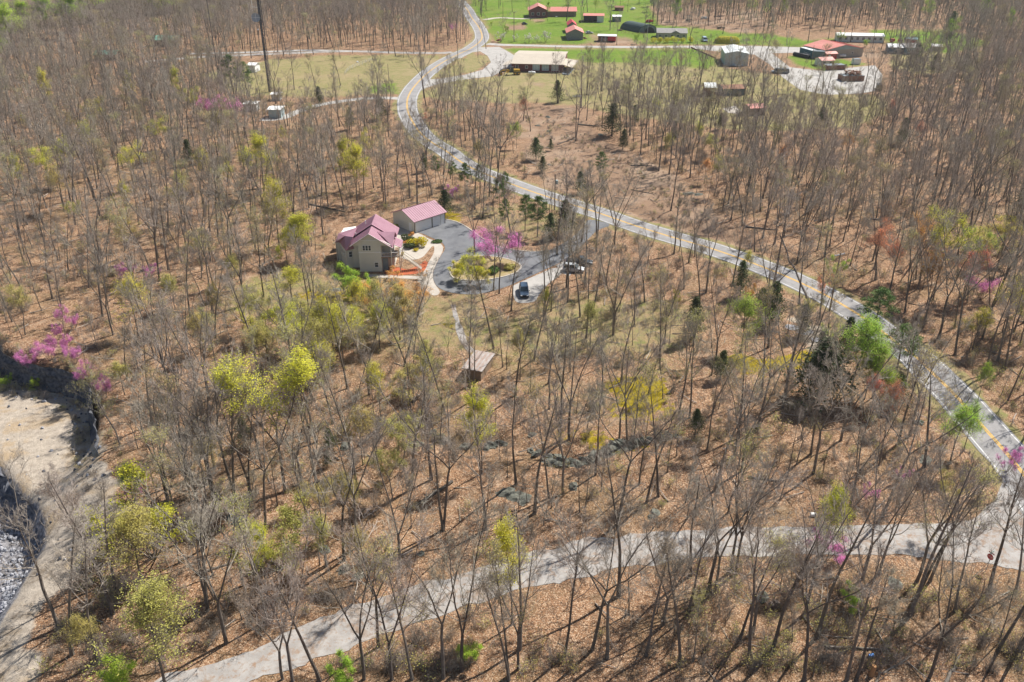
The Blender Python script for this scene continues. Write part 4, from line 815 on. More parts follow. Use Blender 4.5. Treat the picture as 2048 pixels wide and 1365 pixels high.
e, q_ = pxh('scrap_trailer', 'long red trailer with a white roof loaded with scrap by the road', 'trailer', (1196, 84), (1231, 85), 5, 2.9, 3.2, m_rust, m_white, open_front=True)
FL, FR, t, n, up = (q_[k] for k in ('FL', 'FR', 't', 'n', 'up')); mb = MB(); a = FL.lerp(FR, .55); mb.hexa([up(a, .5), up(FR, .5), up(FR-n*2.6, .5), up(a-n*2.6, .5)], [up(a, 2.7), up(FR, 2.7), up(FR-n*2.6, 2.7), up(a-n*2.6, 2.7)]); fin(mb, 'red_body', m_red, e)
for k in range(7): mb = MB(); p = FL.lerp(FR, .05+k*.075); mb.box(p.x, p.y, 1.2+.1*(k % 3), .5, .8, 1.6+.4*(k % 2), k*.4); fin(mb, 'scrap_piece', (m_wood, m_rust, m_grey)[k % 3], e)
# quonset
e = thing('quonset_hut', 'dark green quonset hut with a round dark doorway', 'shed', (*at(1290, 62), 0)); mb = MB(); X, Y = at(1297, 66); tq = Vector((1, .1, 0)).normalized(); nq = Vector((-.55, .83, 0)).normalized()
secs = []
for j in range(7): secs.append([Vector((X, Y, 0))+nq*j*2.6+Vector((math.cos(a)*5.2, 0, math.sin(a)*4.2)) for a in np.linspace(0, math.pi, 13)])
mb.loft(secs, False, False); fin(mb, 'shell', mat('dark_green_canvas', (.055, .085, .08), .7), e)
mb = MB(); mb.quad(*[Vector((X, Y+.3, 0))+Vector((math.cos(a)*5.1, 0, math.sin(a)*4.1)) for a in np.linspace(0, math.pi, 13)]); fin(mb, 'end_wall', m_slate, e)
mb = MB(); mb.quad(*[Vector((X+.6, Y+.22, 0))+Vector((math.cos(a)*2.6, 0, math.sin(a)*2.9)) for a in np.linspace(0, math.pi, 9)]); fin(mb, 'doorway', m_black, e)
# red roofed farmhouse: two wings
e, q_ = pxh('farmhouse', 'brick farmhouse with a coral red hipped roof at the top of the meadow', 'house', (1058, 36), (1095, 36), 13, 4.2, 6.6, m_brick, m_coral, axis='d', oh=.6)
FL, FR, t, n, up = (q_[k] for k in ('FL', 'FR', 't', 'n', 'up')); a = FR-n*4; b = FR+t*17-n*4; mb = MB(); wallbox(mb, [(p.x, p.y) for p in (a, b, b-n*9, a-n*9)], -.2, 3.2); fin(mb, 'side_wing', m_wood, e)
rb = MB(); roof_plane(rb, [up(a+n*.6, 3.1), up(b+n*.6+t*.6, 3.1), up(b-n*4.5+t*.6, 5.0), up(a-n*4.5, 5.0)], .15, 10); roof_plane(rb, [up(b-n*9.6+t*.6, 3.1), up(a-n*9.6, 3.1), up(a-n*4.5, 5.003), up(b-n*4.5+t*.6, 5.003)], .15, 10); fin(rb, 'side_roof', m_coral, e)
for f in (.2, .5, .8): window_(e, up(FL.lerp(FR, f), 2.2), t, n, 1.5, 1.5)
# sheds in the wooded meadow
pxh('hut', 'small brown hut with a pale blue metal roof among the meadow trees', 'shed', (1410, 193), (1430, 193), 5, 3.4, 4.6, m_rust, m_metalw); pxh('dark_shed', 'long dark shed with a rusty roof among the meadow trees', 'shed', (1446, 192), (1490, 191), 7, 2.6, 3.4, m_slate, m_rust)
pxh('rust_roofed_shed', 'open rusty roofed shed beside a pale slab in the meadow', 'shed', (1500, 232), (1530, 230), 6, 2.6, 3.3, m_wood, m_coral); sheet('concrete_slab', W([(1446, 218), (1470, 212), (1482, 222), (1476, 229), (1455, 226)]), .08, M_conc)
# tower compound
pxh('equipment_shelter', 'pale flat roofed equipment shelter, largest of the tower compound', 'shelter', (538, 237), (563, 237), 5, 3, 3.2, m_bluegrey, m_white); pxh('equipment_shelter', 'low white equipment shelter left of the tower compound', 'shelter', (490, 223), (514, 223), 4, 2.6, 2.8, m_metalw, m_white); pxh('equipment_shelter', 'small white shelter at the foot of the lattice tower', 'shelter', (544, 202), (560, 202), 3.4, 2.4, 2.6, m_metalw, m_white)
pxh('white_shed', 'white shed at the edge of the left field', 'shed', (497, 145), (511, 145.5), 5, 3, 3.6, m_white, m_white)
pxh('cabin', 'long cabin with a green metal roof in the far left woods', 'cabin', (303, 93), (356, 93), 8, 3, 4.5, m_wood, m_greenroof); pxh('cabin', 'smaller cabin with a pale green roof, left of the long green roofed cabin', 'cabin', (190, 121), (232, 121), 7, 2.6, 3.8, m_wood, m_greenroof)
e, q_ = pxh('tin_shed', 'low tin shed with a striped rusty roof in the woods', 'shed', (928, 757), (962, 763), 6.0, 2.0, 2.05, m_wood, m_tin, oh=.3)
FL, FR, t, n, up = (q_[k] for k in ('FL', 'FR', 't', 'n', 'up'))
for i, f in enumerate((.08, .3, .42, .66, .9)):
    mb = MB(); p = FL.lerp(FR, f); a, b = p+n*.32-t*.22, p+n*.32+t*.22; mb.slab([up(a, 2.20), up(b, 2.20), up(b-n*6.6, 2.20), up(a-n*6.6, 2.20)], .03); fin(mb, 'rusty_sheet', mat('rust_streaked_sheet', (.30, .21, .17), .8, col2=(.38, .33, .30), nscale=1), e)

# ------------------------------------------------------------------ vehicles
def wheel(e, x, y, r, w, rim=m_grey):
    mb = MB(); prof = [(-w/2, r*.62), (-w/2, r*.93), (-w*.35, r), (w*.35, r), (w/2, r*.93), (w/2, r*.62)]; mb.tube([(x, y+a, r) for a, _ in prof], [b for _, b in prof], 16, True); t_ = mb.build('tyre', m_rubber, e)
    mb = MB(); s = 1 if y > 0 else -1; mb.tube([(x, y+s*w*.3, r), (x, y+s*w*.53, r), (x, y+s*w*.5, r)], [r*.62, r*.58, r*.15], 10, True); mb.build('rim', rim, t_)
def vehicle(name, label, cat, X, Y, rz, L_, Wd, kind, paint, z=0.06):
    e = thing(name, label, cat, (X, Y, z), rz); h = dict(suv=1.0, sedan=.85, pickup=1.05, van=1.1)[kind]; hr = dict(suv=1.72, sedan=1.42, pickup=1.8, van=2.1)[kind]; L2, W2 = L_/2, Wd/2; mb = MB()
    # body loft along x: (x, half width, z bottom, z shoulder)
    prof = [(-L2, .86, .5, h*.86), (-L2+.12, .96, .32, h*.97), (-L2*.6, 1, .26, h), (0, 1, .26, h*.98), (L2*.42, 1, .26, h*.96), (L2*.8, .97, .28, h*.86), (L2-.1, .90, .34, h*.74), (L2, .8, .45, h*.62)]
    mb.loft([[(x, -W2*w, zb), (x, -W2*w*1.0, zb+(zs-zb)*.55), (x, -W2*w*.93, zs-.04), (x, -W2*w*.8, zs), (x, W2*w*.8, zs), (x, W2*w*.93, zs-.04), (x, W2*w, zb+(zs-zb)*.55), (x, W2*w, zb)] for x, w, zb, zs in prof]); mb.build('body', paint, e, smooth=False)
    cab = dict(suv=(-L2*.93, -L2*.78, L2*.12, L2*.42), sedan=(-L2*.78, -L2*.42, L2*.1, L2*.44), pickup=(-L2*.12, -L2*.05, L2*.28, L2*.5), van=(-L2*.95, -L2*.9, L2*.45, L2*.7))[kind]
    a, b, c, d = cab; g = MB(); zb = h-.02
    g.hexa([(a, -W2*.86, zb), (d, -W2*.86, zb), (d, W2*.86, zb), (a, W2*.86, zb)], [(b, -W2*.7, hr-.06), (c, -W2*.7, hr-.06), (c, W2*.7, hr-.06), (b, W2*.7, hr-.06)]); g.build('window_glass', m_glass, e)
    r_ = MB(); r_.hexa([(b-.03, -W2*.71, hr-.07), (c+.04, -W2*.71, hr-.07), (c+.04, W2*.71, hr-.07), (b-.03, W2*.71, hr-.07)], [(b+.05, -W2*.64, hr), (c-.08, -W2*.64, hr), (c-.08, W2*.64, hr), (b+.05, W2*.64, hr)])
    for s in (-1, 1):
        for x0, x1 in ((a, b), (d, c), ((a+d)/2-.1, (b+c)/2-.1)): r_.tube([(x0, s*W2*.87, zb), (x1, s*W2*.705, hr-.06)], .05, 4)
    r_.build('roof', paint, e)
    for sx in (-.62, .62):
        for s in (-1, 1): wheel(e, sx*L2, s*(W2-.12), .36, .24)
    for s in (-1, 1):
        l = MB(); l.box(L2-.06, s*W2*.62, h*.66, .14, .34, .14); l.build('headlight', m_white, e); l = MB(); l.box(-L2+.03, s*W2*.72, h*.78, .1, .22, .2); l.build('tail_light', m_red, e); l = MB(); l.box(d-.05, s*(W2+.08), h+.08, .12, .2, .14); l.build('wing_mirror', paint, e)
    b_ = MB(); b_.box(L2, 0, .42, .12, Wd*.82, .18); b_.build('front_bumper', m_black, e); b_ = MB(); b_.box(L2-.02, 0, h*.62, .08, Wd*.4, .16); b_.build('grille', m_black, e)
    if kind == 'pickup': b_ = MB(); b_.box(-L2*.55, 0, h+.01, L_*.36, Wd*.72, .04); b_.build('cargo_bed', m_black, e)
    return e
pb = mat('blue_grey_car_paint', (.045, .08, .13), .4, .4); pd = mat('dark_grey_car_paint', (.03, .04, .05), .4, .4); ps = mat('silver_white_car_paint', (.42, .44, .45), .35, .5)
X, Y = at(1048, 588); vehicle('suv', 'blue grey SUV facing the lens on the gravel pad', 'car', X, Y, -math.pi/2+.03, 5.0, 1.95, 'suv', pb)
X, Y = at(1158, 529); vehicle('pickup_truck', 'dark grey pickup truck behind the silver car', 'truck', X, Y, -.16, 5.8, 2.0, 'pickup', pd)
X, Y = at(1147, 543); vehicle('car', 'silver white hatchback beside the dark pickup truck', 'car', X, Y, -.18, 4.6, 1.85, 'suv', ps)
X, Y = at(1409, 83); vehicle('van', 'light blue van parked on the drive left of the hedge', 'van', X, Y, -math.pi/2, 5.4, 2.3, 'van', mat('light_blue_paint', (.35, .45, .55), .3))
X, Y = at(1560, 147); vehicle('flatbed_truck', 'slate grey truck with an orange rack at the gravel lot', 'truck', X, Y, math.pi-.2, 7.5, 2.5, 'van', m_slate)
X, Y = at(1757, 180); vehicle('van', 'dark van with a white front at the right end of the gravel lot', 'van', X, Y, -1.9, 5.5, 2.2, 'van', mat('dark_van_paint', (.05, .05, .055), .3))
X, Y = at(1049, 50); vehicle('tractor_cart', 'small dark utility cart beside the farm drive', 'cart', X, Y, .4, 3.2, 1.7, 'sedan', m_black)
X, Y = at(1178, 68); vehicle('old_car', 'small grey old car on the grass behind the barn', 'car', X, Y, .3, 4.2, 1.8, 'sedan', m_grey)
# motor grader
X, Y = at(1022, 150); e = thing('motor_grader', 'yellow motor grader parked by the cream roofed building', 'grader', (X, Y, .03), math.pi+.12)
mb = MB(); mb.tube([(-.4, 0, 1.7), (1.5, 0, 2.0), (3.6, 0, 1.9), (4.6, 0, 1.4)], [.24, .26, .24, .2], 6, True); mb.box(4.4, 0, 1.0, .35, 2.0, .35); mb.build('front_frame', m_yellow, e)
mb = MB(); mb.hexa([(-3.9, -.75, .9), (-1.1, -.75, .9), (-1.1, .75, .9), (-3.9, .75, .9)], [(-3.7, -.6, 2.2), (-1.1, -.65, 2.3), (-1.1, .65, 2.3), (-3.7, .6, 2.2)]); mb.build('engine_hood', m_yellow, e)
mb = MB(); mb.hexa([(-1.05, -.7, 1.0), (.4, -.6, 1.0), (.4, .6, 1.0), (-1.05, .7, 1.0)], [(-1.05, -.7, 3.1), (.2, -.62, 3.1), (.2, .62, 3.1), (-1.05, .7, 3.1)]); mb.build('cab', m_glass, e); mb = MB(); mb.box(-.4, 0, 3.15, 1.6, 1.6, .12); mb.build('cab_roof', m_black, e)
mb = MB(); mb.hexa([(1.3, -1.9, .3), (1.5, -1.9, .3), (2.1, 1.9, .3), (1.9, 1.9, .3)], [(1.1, -1.9, .95), (1.3, -1.9, .95), (1.9, 1.9, .95), (1.7, 1.9, .95)]); mb.build('blade', m_grey, e)
mb = MB(); mb.tube([(1.6, 0, 1.0), (1.6, 0, 1.12)], .75, 12, True); [mb.tube([(1.6, s*.5, 1.1), (.6, s*.3, 1.8)], .09, 5) for s in (-1, 1)]; mb.build('blade_ring', m_yellow, e)
for x in (-3.2, -1.7, 4.4):
    for s in (-1, 1): wheel(e, x, s*1.05, .68, .42, m_yellow)

# ------------------------------------------------------------------ tower, poles, signs, fences
TX, TY = at(540, 184); e = thing('lattice_tower', 'tall dark lattice radio tower with a round dish', 'tower', (TX, TY, 0)); TH = 78; hw = .75
legs = [(math.cos(a)*hw, math.sin(a)*hw) for a in (.4, 2.494, 4.588)]; m_tower = mat('dark_tower_steel', (.07, .075, .09), .5, .5, .6)
for x, y in legs: mb = MB(); mb.tube([(x, y, 0), (x, y, TH)], .11, 6, True); mb.build('leg', m_tower, e)
mb = MB(); k = int(TH/1.3)
for i in range(k):
    z0, z1 = i*1.3, (i+1)*1.3
    for j in range(3): a, b = legs[j], legs[(j+1) % 3]; mb.tube([(*a, z0), (*b, z1)], .05, 3); mb.tube([(*a, z1), (*b, z1)], .045, 3)
o = mb.build('bracing', m_tower, e); o['kind'] = 'stuff'
mb = MB(); mb.tube([(.2, -.1, 0), (.2, -.1, TH)], .13, 6); mb.tube([(-.1, .1, 0), (-.1, .1, TH)], .1, 6); mb.build('cable_run', m_black, e)
zd = 27.6; mb = MB(); ring = []
secs = [[Vector((-1.5+math.cos(a)*r_, -.9-.35*(1-(r_/1.65)**2)*-1, zd+math.sin(a)*r_)) for a in np.linspace(0, 2*math.pi, 20, endpoint=False)] for r_ in (.05, .6, 1.2, 1.65)]; mb.loft(secs, True, False); secs2 = [[p+Vector((0, .07, 0)) for p in s_] for s_ in secs[::-1]]; mb.loft(secs2, True, False)
dish = mb.build('dish', mat('pale_grey_dish', (.34, .38, .42), .6), e); mb = MB(); mb.box(-1.5, -1.0, zd, 3.3, .06, .1); mb.box(-1.5, -1.03, zd, .1, .06, 3.3); mb.build('dish_brace', m_white, dish)
mb = MB(); mb.tube([(-1.0, -.7, zd-4.2), (-1.5, -.9, zd-4.4)], [.2, .35], 8, True); mb.build('small_antenna', m_white, e)
mb = MB(); mb.tube([(-.6, -.4, zd+3.5), (-2.4, -.6, zd+3.7)], .05, 4); mb.tube([(-2.4, -.6, zd+3.5), (-2.4, -.6, zd+8)], .09, 6); mb.build('whip_antenna', m_white, e)
X, Y = at(476, 185); mb = MB(); mb.tube([(0, 0, 0), (0, 0, 45)], .12, 5)
o = mb.build('slim_mast', m_tower); o.location = (X-4, Y-8, 0); tag(o, 'slim dark mast left of the lattice tower', 'mast')
def pole(label, x, y, h, arm=0, r=.16, arm_rz=0, box=False, lamp=False, m=None, group='wooden utility poles'):
    X, Y = at(x, y); e = thing('utility_pole', label, 'pole', (X, Y, h1(X, Y)), arm_rz, group); mb = MB(); mb.tube([(0, 0, -.3), (0, 0, h)], [r, r*.7], 7, True); mb.build('shaft', m or m_pole, e)
    if arm:
        mb = MB(); mb.box(0, .14, h-.5, arm, .12, .16); mb.build('crossarm', m_wood if arm < 2 else m_grey, e)
        for s in (-.45, -.15, .45): mb = MB(); mb.tube([(s*arm, .14, h-.42), (s*arm, .14, h-.18)], [.05, .03], 6, True); mb.build('insulator', m_white, e)
    if box: mb = MB(); mb.tube([(.42, 0, h-2.6), (.42, 0, h-1.6)], .32, 8, True); mb.build('transformer', m_bluegrey, e)
    if lamp: mb = MB(); mb.tube([(0, 0, h-.3), (.9, -.2, h+.1), (1.3, -.25, h)], [.05, .05, .14], 6, True); mb.build('lamp_arm', m_grey, e)
    return e
P1 = pole('utility pole with a pale crossarm beside the highway, nearest to the lens', 1659, 622, 12.3, 2.6, .17, .45); P2 = pole('wooden pole with a pale blue transformer beside the highway', 1109, 421, 9.5, 0, .16, box=True); P3 = pole('crossarm pole standing in the bare dirt clearing', 1151, 278, 14, 2.8, .19, .1)
pole('slim dark pole on the left field', 779, 183, 10.3, 0, .13); pole('pole with a lamp beside the highway above the bend', 916, 128, 9, 0, .15, lamp=True); pole('short pole on the grass triangle by the road fork', 956, 116, 8.2, 0, .13); pole('slim pole beside the farm drive', 1006, 45, 11, 0, .14)
pole('tall pole with a lamp in the orchard meadow', 1028, 84, 14.4, 1.6, .2, lamp=True); pole('tall pole with crossarm behind the scrap trailer', 1220, 60, 13, 2.2, .2); pole('slim pale pole left of the mobile home', 1294, 82, 10.5, 0, .12, m=m_grey); pole('slim pole on the grass before the workshop', 1622, 131, 8.5, 0, .13); pole('thin lamp pole at the village road beyond the workshop', 1573, 92, 8, 0, .1, lamp=True, m=m_grey)
pole('pole on the right side of the gravel lot', 1704, 137, 5, 0, .12)
# stop sign
X, Y = at(1972, 1141); e = thing('stop_sign', 'red octagonal stop sign with street name blades, seen nearly edge on', 'sign', (X, Y, h1(X, Y)), math.radians(-62)); mb = MB(); mb.tube([(0, 0, -.3), (0, 0, 2.9)], .04, 6, True); mb.build('post', m_grey, e)
mb = MB(); oc = [(math.cos(a)*.42, math.sin(a)*.42) for a in [math.pi/8+k*math.pi/4 for k in range(8)]]; mb.hexa([(x, -.06, 2.2+z) for x, z in oc], [(x, -.04, 2.2+z) for x, z in oc]); pl = mb.build('plate', [m_red], e)
mb = MB(); oc2 = [(x*1.06, z*1.06) for x, z in oc]; mb.hexa([(x, -.052, 2.2+z) for x, z in oc2], [(x, -.038, 2.2+z) for x, z in oc2]); mb.build('white_border', m_white, pl)
cu = bpy.data.curves.new('stop_lettering', 'FONT'); cu.body = 'STOP'; cu.size = .3; cu.extrude = .003; cu.align_x = 'CENTER'; cu.align_y = 'CENTER'; tmp = bpy.data.objects.new('l', cu); COL.objects.link(tmp); bpy.context.view_layer.update()
tm = bpy.data.meshes.new_from_object(tmp.evaluated_get(bpy.context.evaluated_depsgraph_get())); bpy.data.objects.remove(tmp); lo = obj('lettering', tm, pl, m_white); lo.location = (0, -.07, 2.2); lo.rotation_euler = (math.pi/2, 0, 0)
for k, a in enumerate((.0, 1.57)): mb = MB(); mb.box(0, 0, 2.75+k*.16, .75, .02, .15, a); mb.build('street_name_blade', mat('sign_dark_red', (.25, .03, .04), .5) if k == 0 else m_greenroof, e)
# chain link fence by the left field, farm fences
def fence(label, pts, h, gap, m, rails=2, name='fence', post_r=.05):
    L_ = W(pts); d = [0]
    P = resample(L_, max(2, int(sum(math.hypot(L_[i+1][0]-L_[i][0], L_[i+1][1]-L_[i][1]) for i in range(len(L_)-1))/gap)+1)); e = thing(name, label, 'fence', (*P[0], 0)); base = None
    for i, (x, y) in enumerate(P):
        if base is None: mb = MB(); mb.tube([(0, 0, -.2), (0, 0, h+.1)], post_r, 5, True); base = mb.mesh('fence_post'); base.materials.append(m)
        o = bpy.data.objects.new('post', base); COL.objects.link(o); o.parent = e; o.location = (x-P[0][0], y-P[0][1], 0)
    for k in range(rails): mb = MB(); z = h*(1-k/rails*.9); mb.tube([(x-P[0][0], y-P[0][1], z) for x, y in P], .025, 4); mb.build('rail', m, e)
fence('wire fence along the village road before the meadow', [(1000, 86), (1060, 87), (1130, 90), (1180, 92)], 1.3, 4, m_wood, 3); fence('wire fence at the top left of the meadow', [(950, 5), (962, 22), (975, 42)], 1.3, 4, m_wood, 3)
fence('grey chain link fence on the left field', [(690, 150), (700, 140), (745, 122)], 1.6, 3, m_grey, 3); fence('dark wooden fence around the farm pen', [(1243, 66), (1270, 72), (1295, 70)], 1.4, 3, m_rust, 4)
mb = MB(); p0, p1 = Vector((*at(1382, 96), .3)), Vector((*at(1432, 118), .3)); mb.tube([p0, p1], .28, 8, True); o = mb.build('long_rusty_pipe', m_rust); tag(o, 'long rusty pipe lying between the drive and white metal barn', 'pipe')
mb = MB(); p0, p1 = Vector((*at(1535, 199), .9)), Vector((*at(1570, 193), .9)); mb.box(*((p0+p1)/2), (p1-p0).length, .12, .16, math.atan2((p1-p0).y, (p1-p0).x))
for f in (0, .25, .5, .75, 1): p = p0.lerp(p1, f); mb.box(p.x, p.y, .5, .15, .15, 1.0)
o = mb.build('rail_fence', m_rust); tag(o, 'low rusty rail fence in the meadow behind the rusty roofed shed', 'fence')
# small junk in the farmyard
rr = random.Random(9)
for i, (x, y, l, m_, s) in enumerate([(998, 82, 'rusty orange farm implement at the meadow corner', m_coral, 2.2), (1168, 78, 'rusty implement beside the grey board barn', m_rust, 2.0), (1240, 62, 'brown timber stand in the farmyard', m_wood, 1.8), (1112, 35, 'white object on the lawn of the farmhouse', m_white, 1.4), (1265, 20, 'white shed like box in the far yard trees', m_white, 3), (1300, 45, 'rusty red scrap vehicle behind the quonset hut', m_red, 3.2), (1405, 38, 'pale scrap piece among the far yard trees', m_metalw, 2.4), (1375, 42, 'pale board stack among the far yard trees', m_concw, 2.5), (1440, 58, 'brown timber stack behind the mobile home', m_wood, 3),
   (715, 125, 'white object lying by the edge of the left woods', m_white, 1), (1790, 85, 'red parked machine behind the pale green cottage', m_red, 3), (1812, 82, 'blue tarpaulin covered stack beyond the workshop', pb, 3), (1690, 168, 'small pale board on the gravel lot', m_white, 1.5)]):
    X, Y = at(x, y); mb = MB()
    for k in range(5): mb.box(rr.gauss(0, s*.3), rr.gauss(0, s*.25), s*.12+rr.random()*s*.25, s*rr.uniform(.3, .8), s*rr.uniform(.2, .5), s*rr.uniform(.15, .4), rr.random()*.8)
    o = mb.build('farmyard_scrap', m_); o.location = (X, Y, h1(X, Y)); tag(o, l, 'scrap')
mb = MB(); X, Y = at(1743, 1313); mb.tube([(-.3, 0, .2), (.3, .1, .2)], .22, 8, True); o = mb.build('blue_can', mat('blue_plastic', (.1, .25, .6), .4)); o.location = (X, Y, h1(X, Y)); tag(o, 'small blue can lying on leaves near the bottom right', 'litter')
mb = MB(); X, Y = at(1626, 1033); mb.tube([(-.35, 0, .25), (.35, .1, .25)], .28, 8, True); o = mb.build('white_bucket', m_white); o.location = (X, Y, h1(X, Y)); tag(o, 'white bucket lying beside the worn lane under the budding tree', 'litter')
# ------------------------------------------------------------------ forest: positions
R = random.Random(11)
def Z(ox, oy, sc, pts): return [(ox+x/sc, oy+y/sc) for x, y in pts]
bare_px = (Z(1000, 950, 3.288, [(1255, 660), (1550, 655), (1370, 770), (1410, 770), (780, 800), (425, 1190), (605, 1150), (705, 1205), (1075, 990), (1185, 1245), (1235, 920), (1570, 1090), (1790, 1170), (1520, 640), (130, 1150), (60, 1350), (1640, 1210), (960, 1190)])
 + Z(1500, 1050, 3.737, [(410, 660), (845, 400), (965, 370), (1245, 425), (1290, 440), (1345, 420), (1190, 680), (1530, 650), (1780, 510), (1850, 940), (790, 1177), (1330, 1177), (405, 1177), (165, 950), (720, 1177), (1985, 500), (20, 800), (1960, 1000), (500, 840)])
 + Z(350, 980, 2.926, [(1105, 1110), (1190, 920), (1390, 1110), (690, 1120), (850, 1120), (630, 1110), (470, 1120), (1270, 1110), (1570, 1100), (1680, 1060), (1815, 235), (1570, 240), (1065, 340), (885, 450), (190, 705), (780, 240), (2010, 1050), (1955, 1100), (300, 900), (545, 760), (990, 410), (1320, 450)])
 + Z(800, 640, 3.25, [(205, 1040), (290, 600), (480, 520), (750, 490), (970, 1160), (1060, 1130), (1040, 790), (1425, 780), (1480, 830), (1100, 780), (610, 190), (870, 260), (1385, 100), (280, 1360), (1910, 1360), (1600, 1190), (1680, 1150), (1555, 1070), (1270, 1010), (1410, 1330), (75, 1100), (450, 440), (1210, 120), (1810, 620), (1880, 640)])
 + Z(300, 640, 3.792, [(780, 1365), (1150, 1240), (440, 1250), (130, 1365), (350, 1365), (280, 1230), (480, 1340), (640, 1310), (490, 1120), (1265, 930), (1385, 790), (1660, 570), (450, 610), (820, 390), (1520, 1000), (1575, 1300), (1205, 830), (1265, 1230), (210, 720), (1230, 600), (1500, 520)])
 + Z(0, 850, 2.65, [(560, 850), (625, 890), (600, 1005), (890, 410), (1075, 510), (1140, 410), (1320, 400), (960, 560), (1045, 580), (1100, 985), (520, 1260), (380, 1220), (310, 1080), (1240, 390), (1090, 650), (1290, 850), (1325, 1290)])
 + Z(1500, 400, 3.412, [(320, 430), (510, 390), (1175, 880), (1290, 940), (1065, 670), (1580, 950), (1740, 1160), (1690, 1100), (160, 310), (85, 260), (230, 260), (855, 550), (240, 1340), (80, 1350), (170, 300), (1400, 1060), (1640, 760), (1800, 900)])
 + Z(1500, 750, 3.033, [(40, 330), (385, 600), (550, 400), (200, 200), (970, 370), (600, 820), (800, 860), (370, 480), (900, 420), (1060, 560)])
 + Z(240, 240, 3.412, [(640, 350), (400, 460), (470, 390), (750, 240), (260, 940), (330, 780), (560, 1030), (980, 1210), (760, 1000), (270, 1100), (950, 190), (630, 1330), (850, 1260), (480, 1340), (1290, 600), (680, 660)])
 + Z(850, 400, 5.12, [(880, 1140), (1215, 1190), (700, 930), (760, 960), (505, 570), (885, 440), (1290, 1140), (1600, 430), (1755, 530), (1600, 800), (1460, 1050), (1590, 1200), (1710, 1200), (1930, 1210), (1350, 560), (1940, 460), (1450, 900), (1640, 860), (1850, 880)])
 + Z(700, 0, 3.724, [(825, 830), (975, 920), (1085, 850), (1545, 770), (1720, 800), (1765, 700), (1870, 680), (1290, 900), (1345, 980), (1950, 1010), (700, 1080), (860, 1050), (20, 400), (290, 400), (340, 420), (400, 430), (475, 400), (560, 400), (255, 380), (820, 310), (730, 340), (520, 430), (1210, 90), (1345, 150), (1610, 160), (1730, 170)])
 + Z(1350, 0, 2.934, [(530, 250), (780, 250), (900, 230), (980, 230), (1160, 280), (1030, 250), (1210, 290), (1260, 240), (1320, 240), (1750, 310), (1650, 340), (135, 560), (585, 480), (400, 600), (320, 580), (230, 640), (440, 650), (600, 560), (730, 540), (820, 560), (870, 640), (960, 600), (1100, 560), (1050, 800), (1220, 720), (1300, 660), (280, 200), (380, 215)])
 + Z(950, 0, 4.096, [(680, 850), (915, 780), (1040, 750), (1265, 780), (1250, 850), (1325, 800), (1345, 780), (1380, 740), (1430, 770), (1590, 830), (1830, 790), (1650, 870), (1780, 850), (870, 870), (1130, 800), (1380, 310), (1105, 250), (870, 190), (750, 175), (1490, 210), (1620, 235)])
 + Z(1050, 180, 4.551, [(790, 420), (1125, 510), (1100, 450), (560, 280), (510, 165), (1310, 770), (1215, 740), (1850, 1040), (1980, 1240), (1660, 1020), (680, 1180), (660, 1340), (820, 1330), (520, 1350), (1500, 800)]))
clear = [((665, 425, 900, 548), 1.0), ((850, 455, 1010, 590), .8), ((1025, 555, 1070, 605), .9), ((1120, 505, 1195, 555), .85), ((925, 705, 995, 765), .9), ((985, 92, 1155, 158), 1), ((1415, 82, 1545, 134), .93), ((1585, 68, 1715, 118), .9), ((1560, 105, 1760, 185), .8),
         ((1120, 25, 1300, 88), .93), ((1300, 50, 1500, 88), .9), ((1055, 5, 1150, 45), .8), ((480, 190, 580, 240), .6), ((505, 105, 545, 190), .9), ((1040, 220, 1230, 370), .9), ((1200, 300, 1330, 400), .7), ((1000, 90, 1250, 115), .9), ((0, 760, 215, 1090), .93), ((790, 170, 830, 260), .8), ((860, 90, 990, 160), .9), ((1010, 155, 1150, 205), .8), ((550, 120, 800, 190), .8), ((490, 125, 515, 145), .9), ((1150, 100, 1420, 150), .85), ((1400, 150, 1550, 240), .2), ((1730, 50, 1900, 115), .7), ((1600, 60, 1780, 90), .85), ((900, 590, 1000, 700), .5), ((1230, 760, 1330, 870), .6), ((560, 430, 640, 540), .5)]
roadline_px = [p for p in main_px]
LOWW = LOWERP[::4]; MAINS = MAIN[::3]+MAIN[-1:]
nogo = [([(970, -60), (1300, -60), (1300, 50), (1430, 56), (1430, 95), (1000, 100), (975, 90)], .97), ([(395, 112), (505, 122), (700, 105), (890, 105), (850, 140), (800, 190), (640, 198), (560, 200), (480, 195)], .97),
        ([(1000, 96), (1400, 98), (1430, 128), (1200, 150), (1180, 160), (1150, 205), (1050, 205), (1000, 205), (860, 200), (840, 190), (870, 160), (860, 130)], .97), ([(1150, 150), (1430, 128), (1600, 150), (1760, 185), (1790, 215), (1700, 250), (1450, 255), (1250, 235), (1150, 205)], .8),
        ([(1040, 205), (1150, 210), (1210, 280), (1260, 300), (1340, 345), (1450, 440), (1510, 490), (1440, 486), (1340, 460), (1200, 415), (1080, 372), (1060, 330), (1040, 280)], .96), ([(1430, 55), (1680, 60), (1780, 110), (1780, 190), (1600, 190), (1540, 135), (1430, 110)], .93), ([(1300, 0), (1500, 0), (1560, 60), (1300, 60)], .1),
        ([(680, 455), (780, 430), (900, 425), (1010, 470), (1200, 440), (1250, 470), (1180, 560), (1080, 600), (900, 610), (700, 600), (680, 545)], .93), ([(900, 600), (1400, 560), (1400, 720), (900, 740)], .4), ([(1690, 60), (1950, 60), (1980, 130), (1800, 140)], .6), ([(920, 700), (1000, 700), (1000, 770), (920, 770)], .9), ([(1180, 750), (1340, 750), (1340, 870), (1160, 880)], .6)]
nogoW = [(W(p), k) for p, k in nogo]
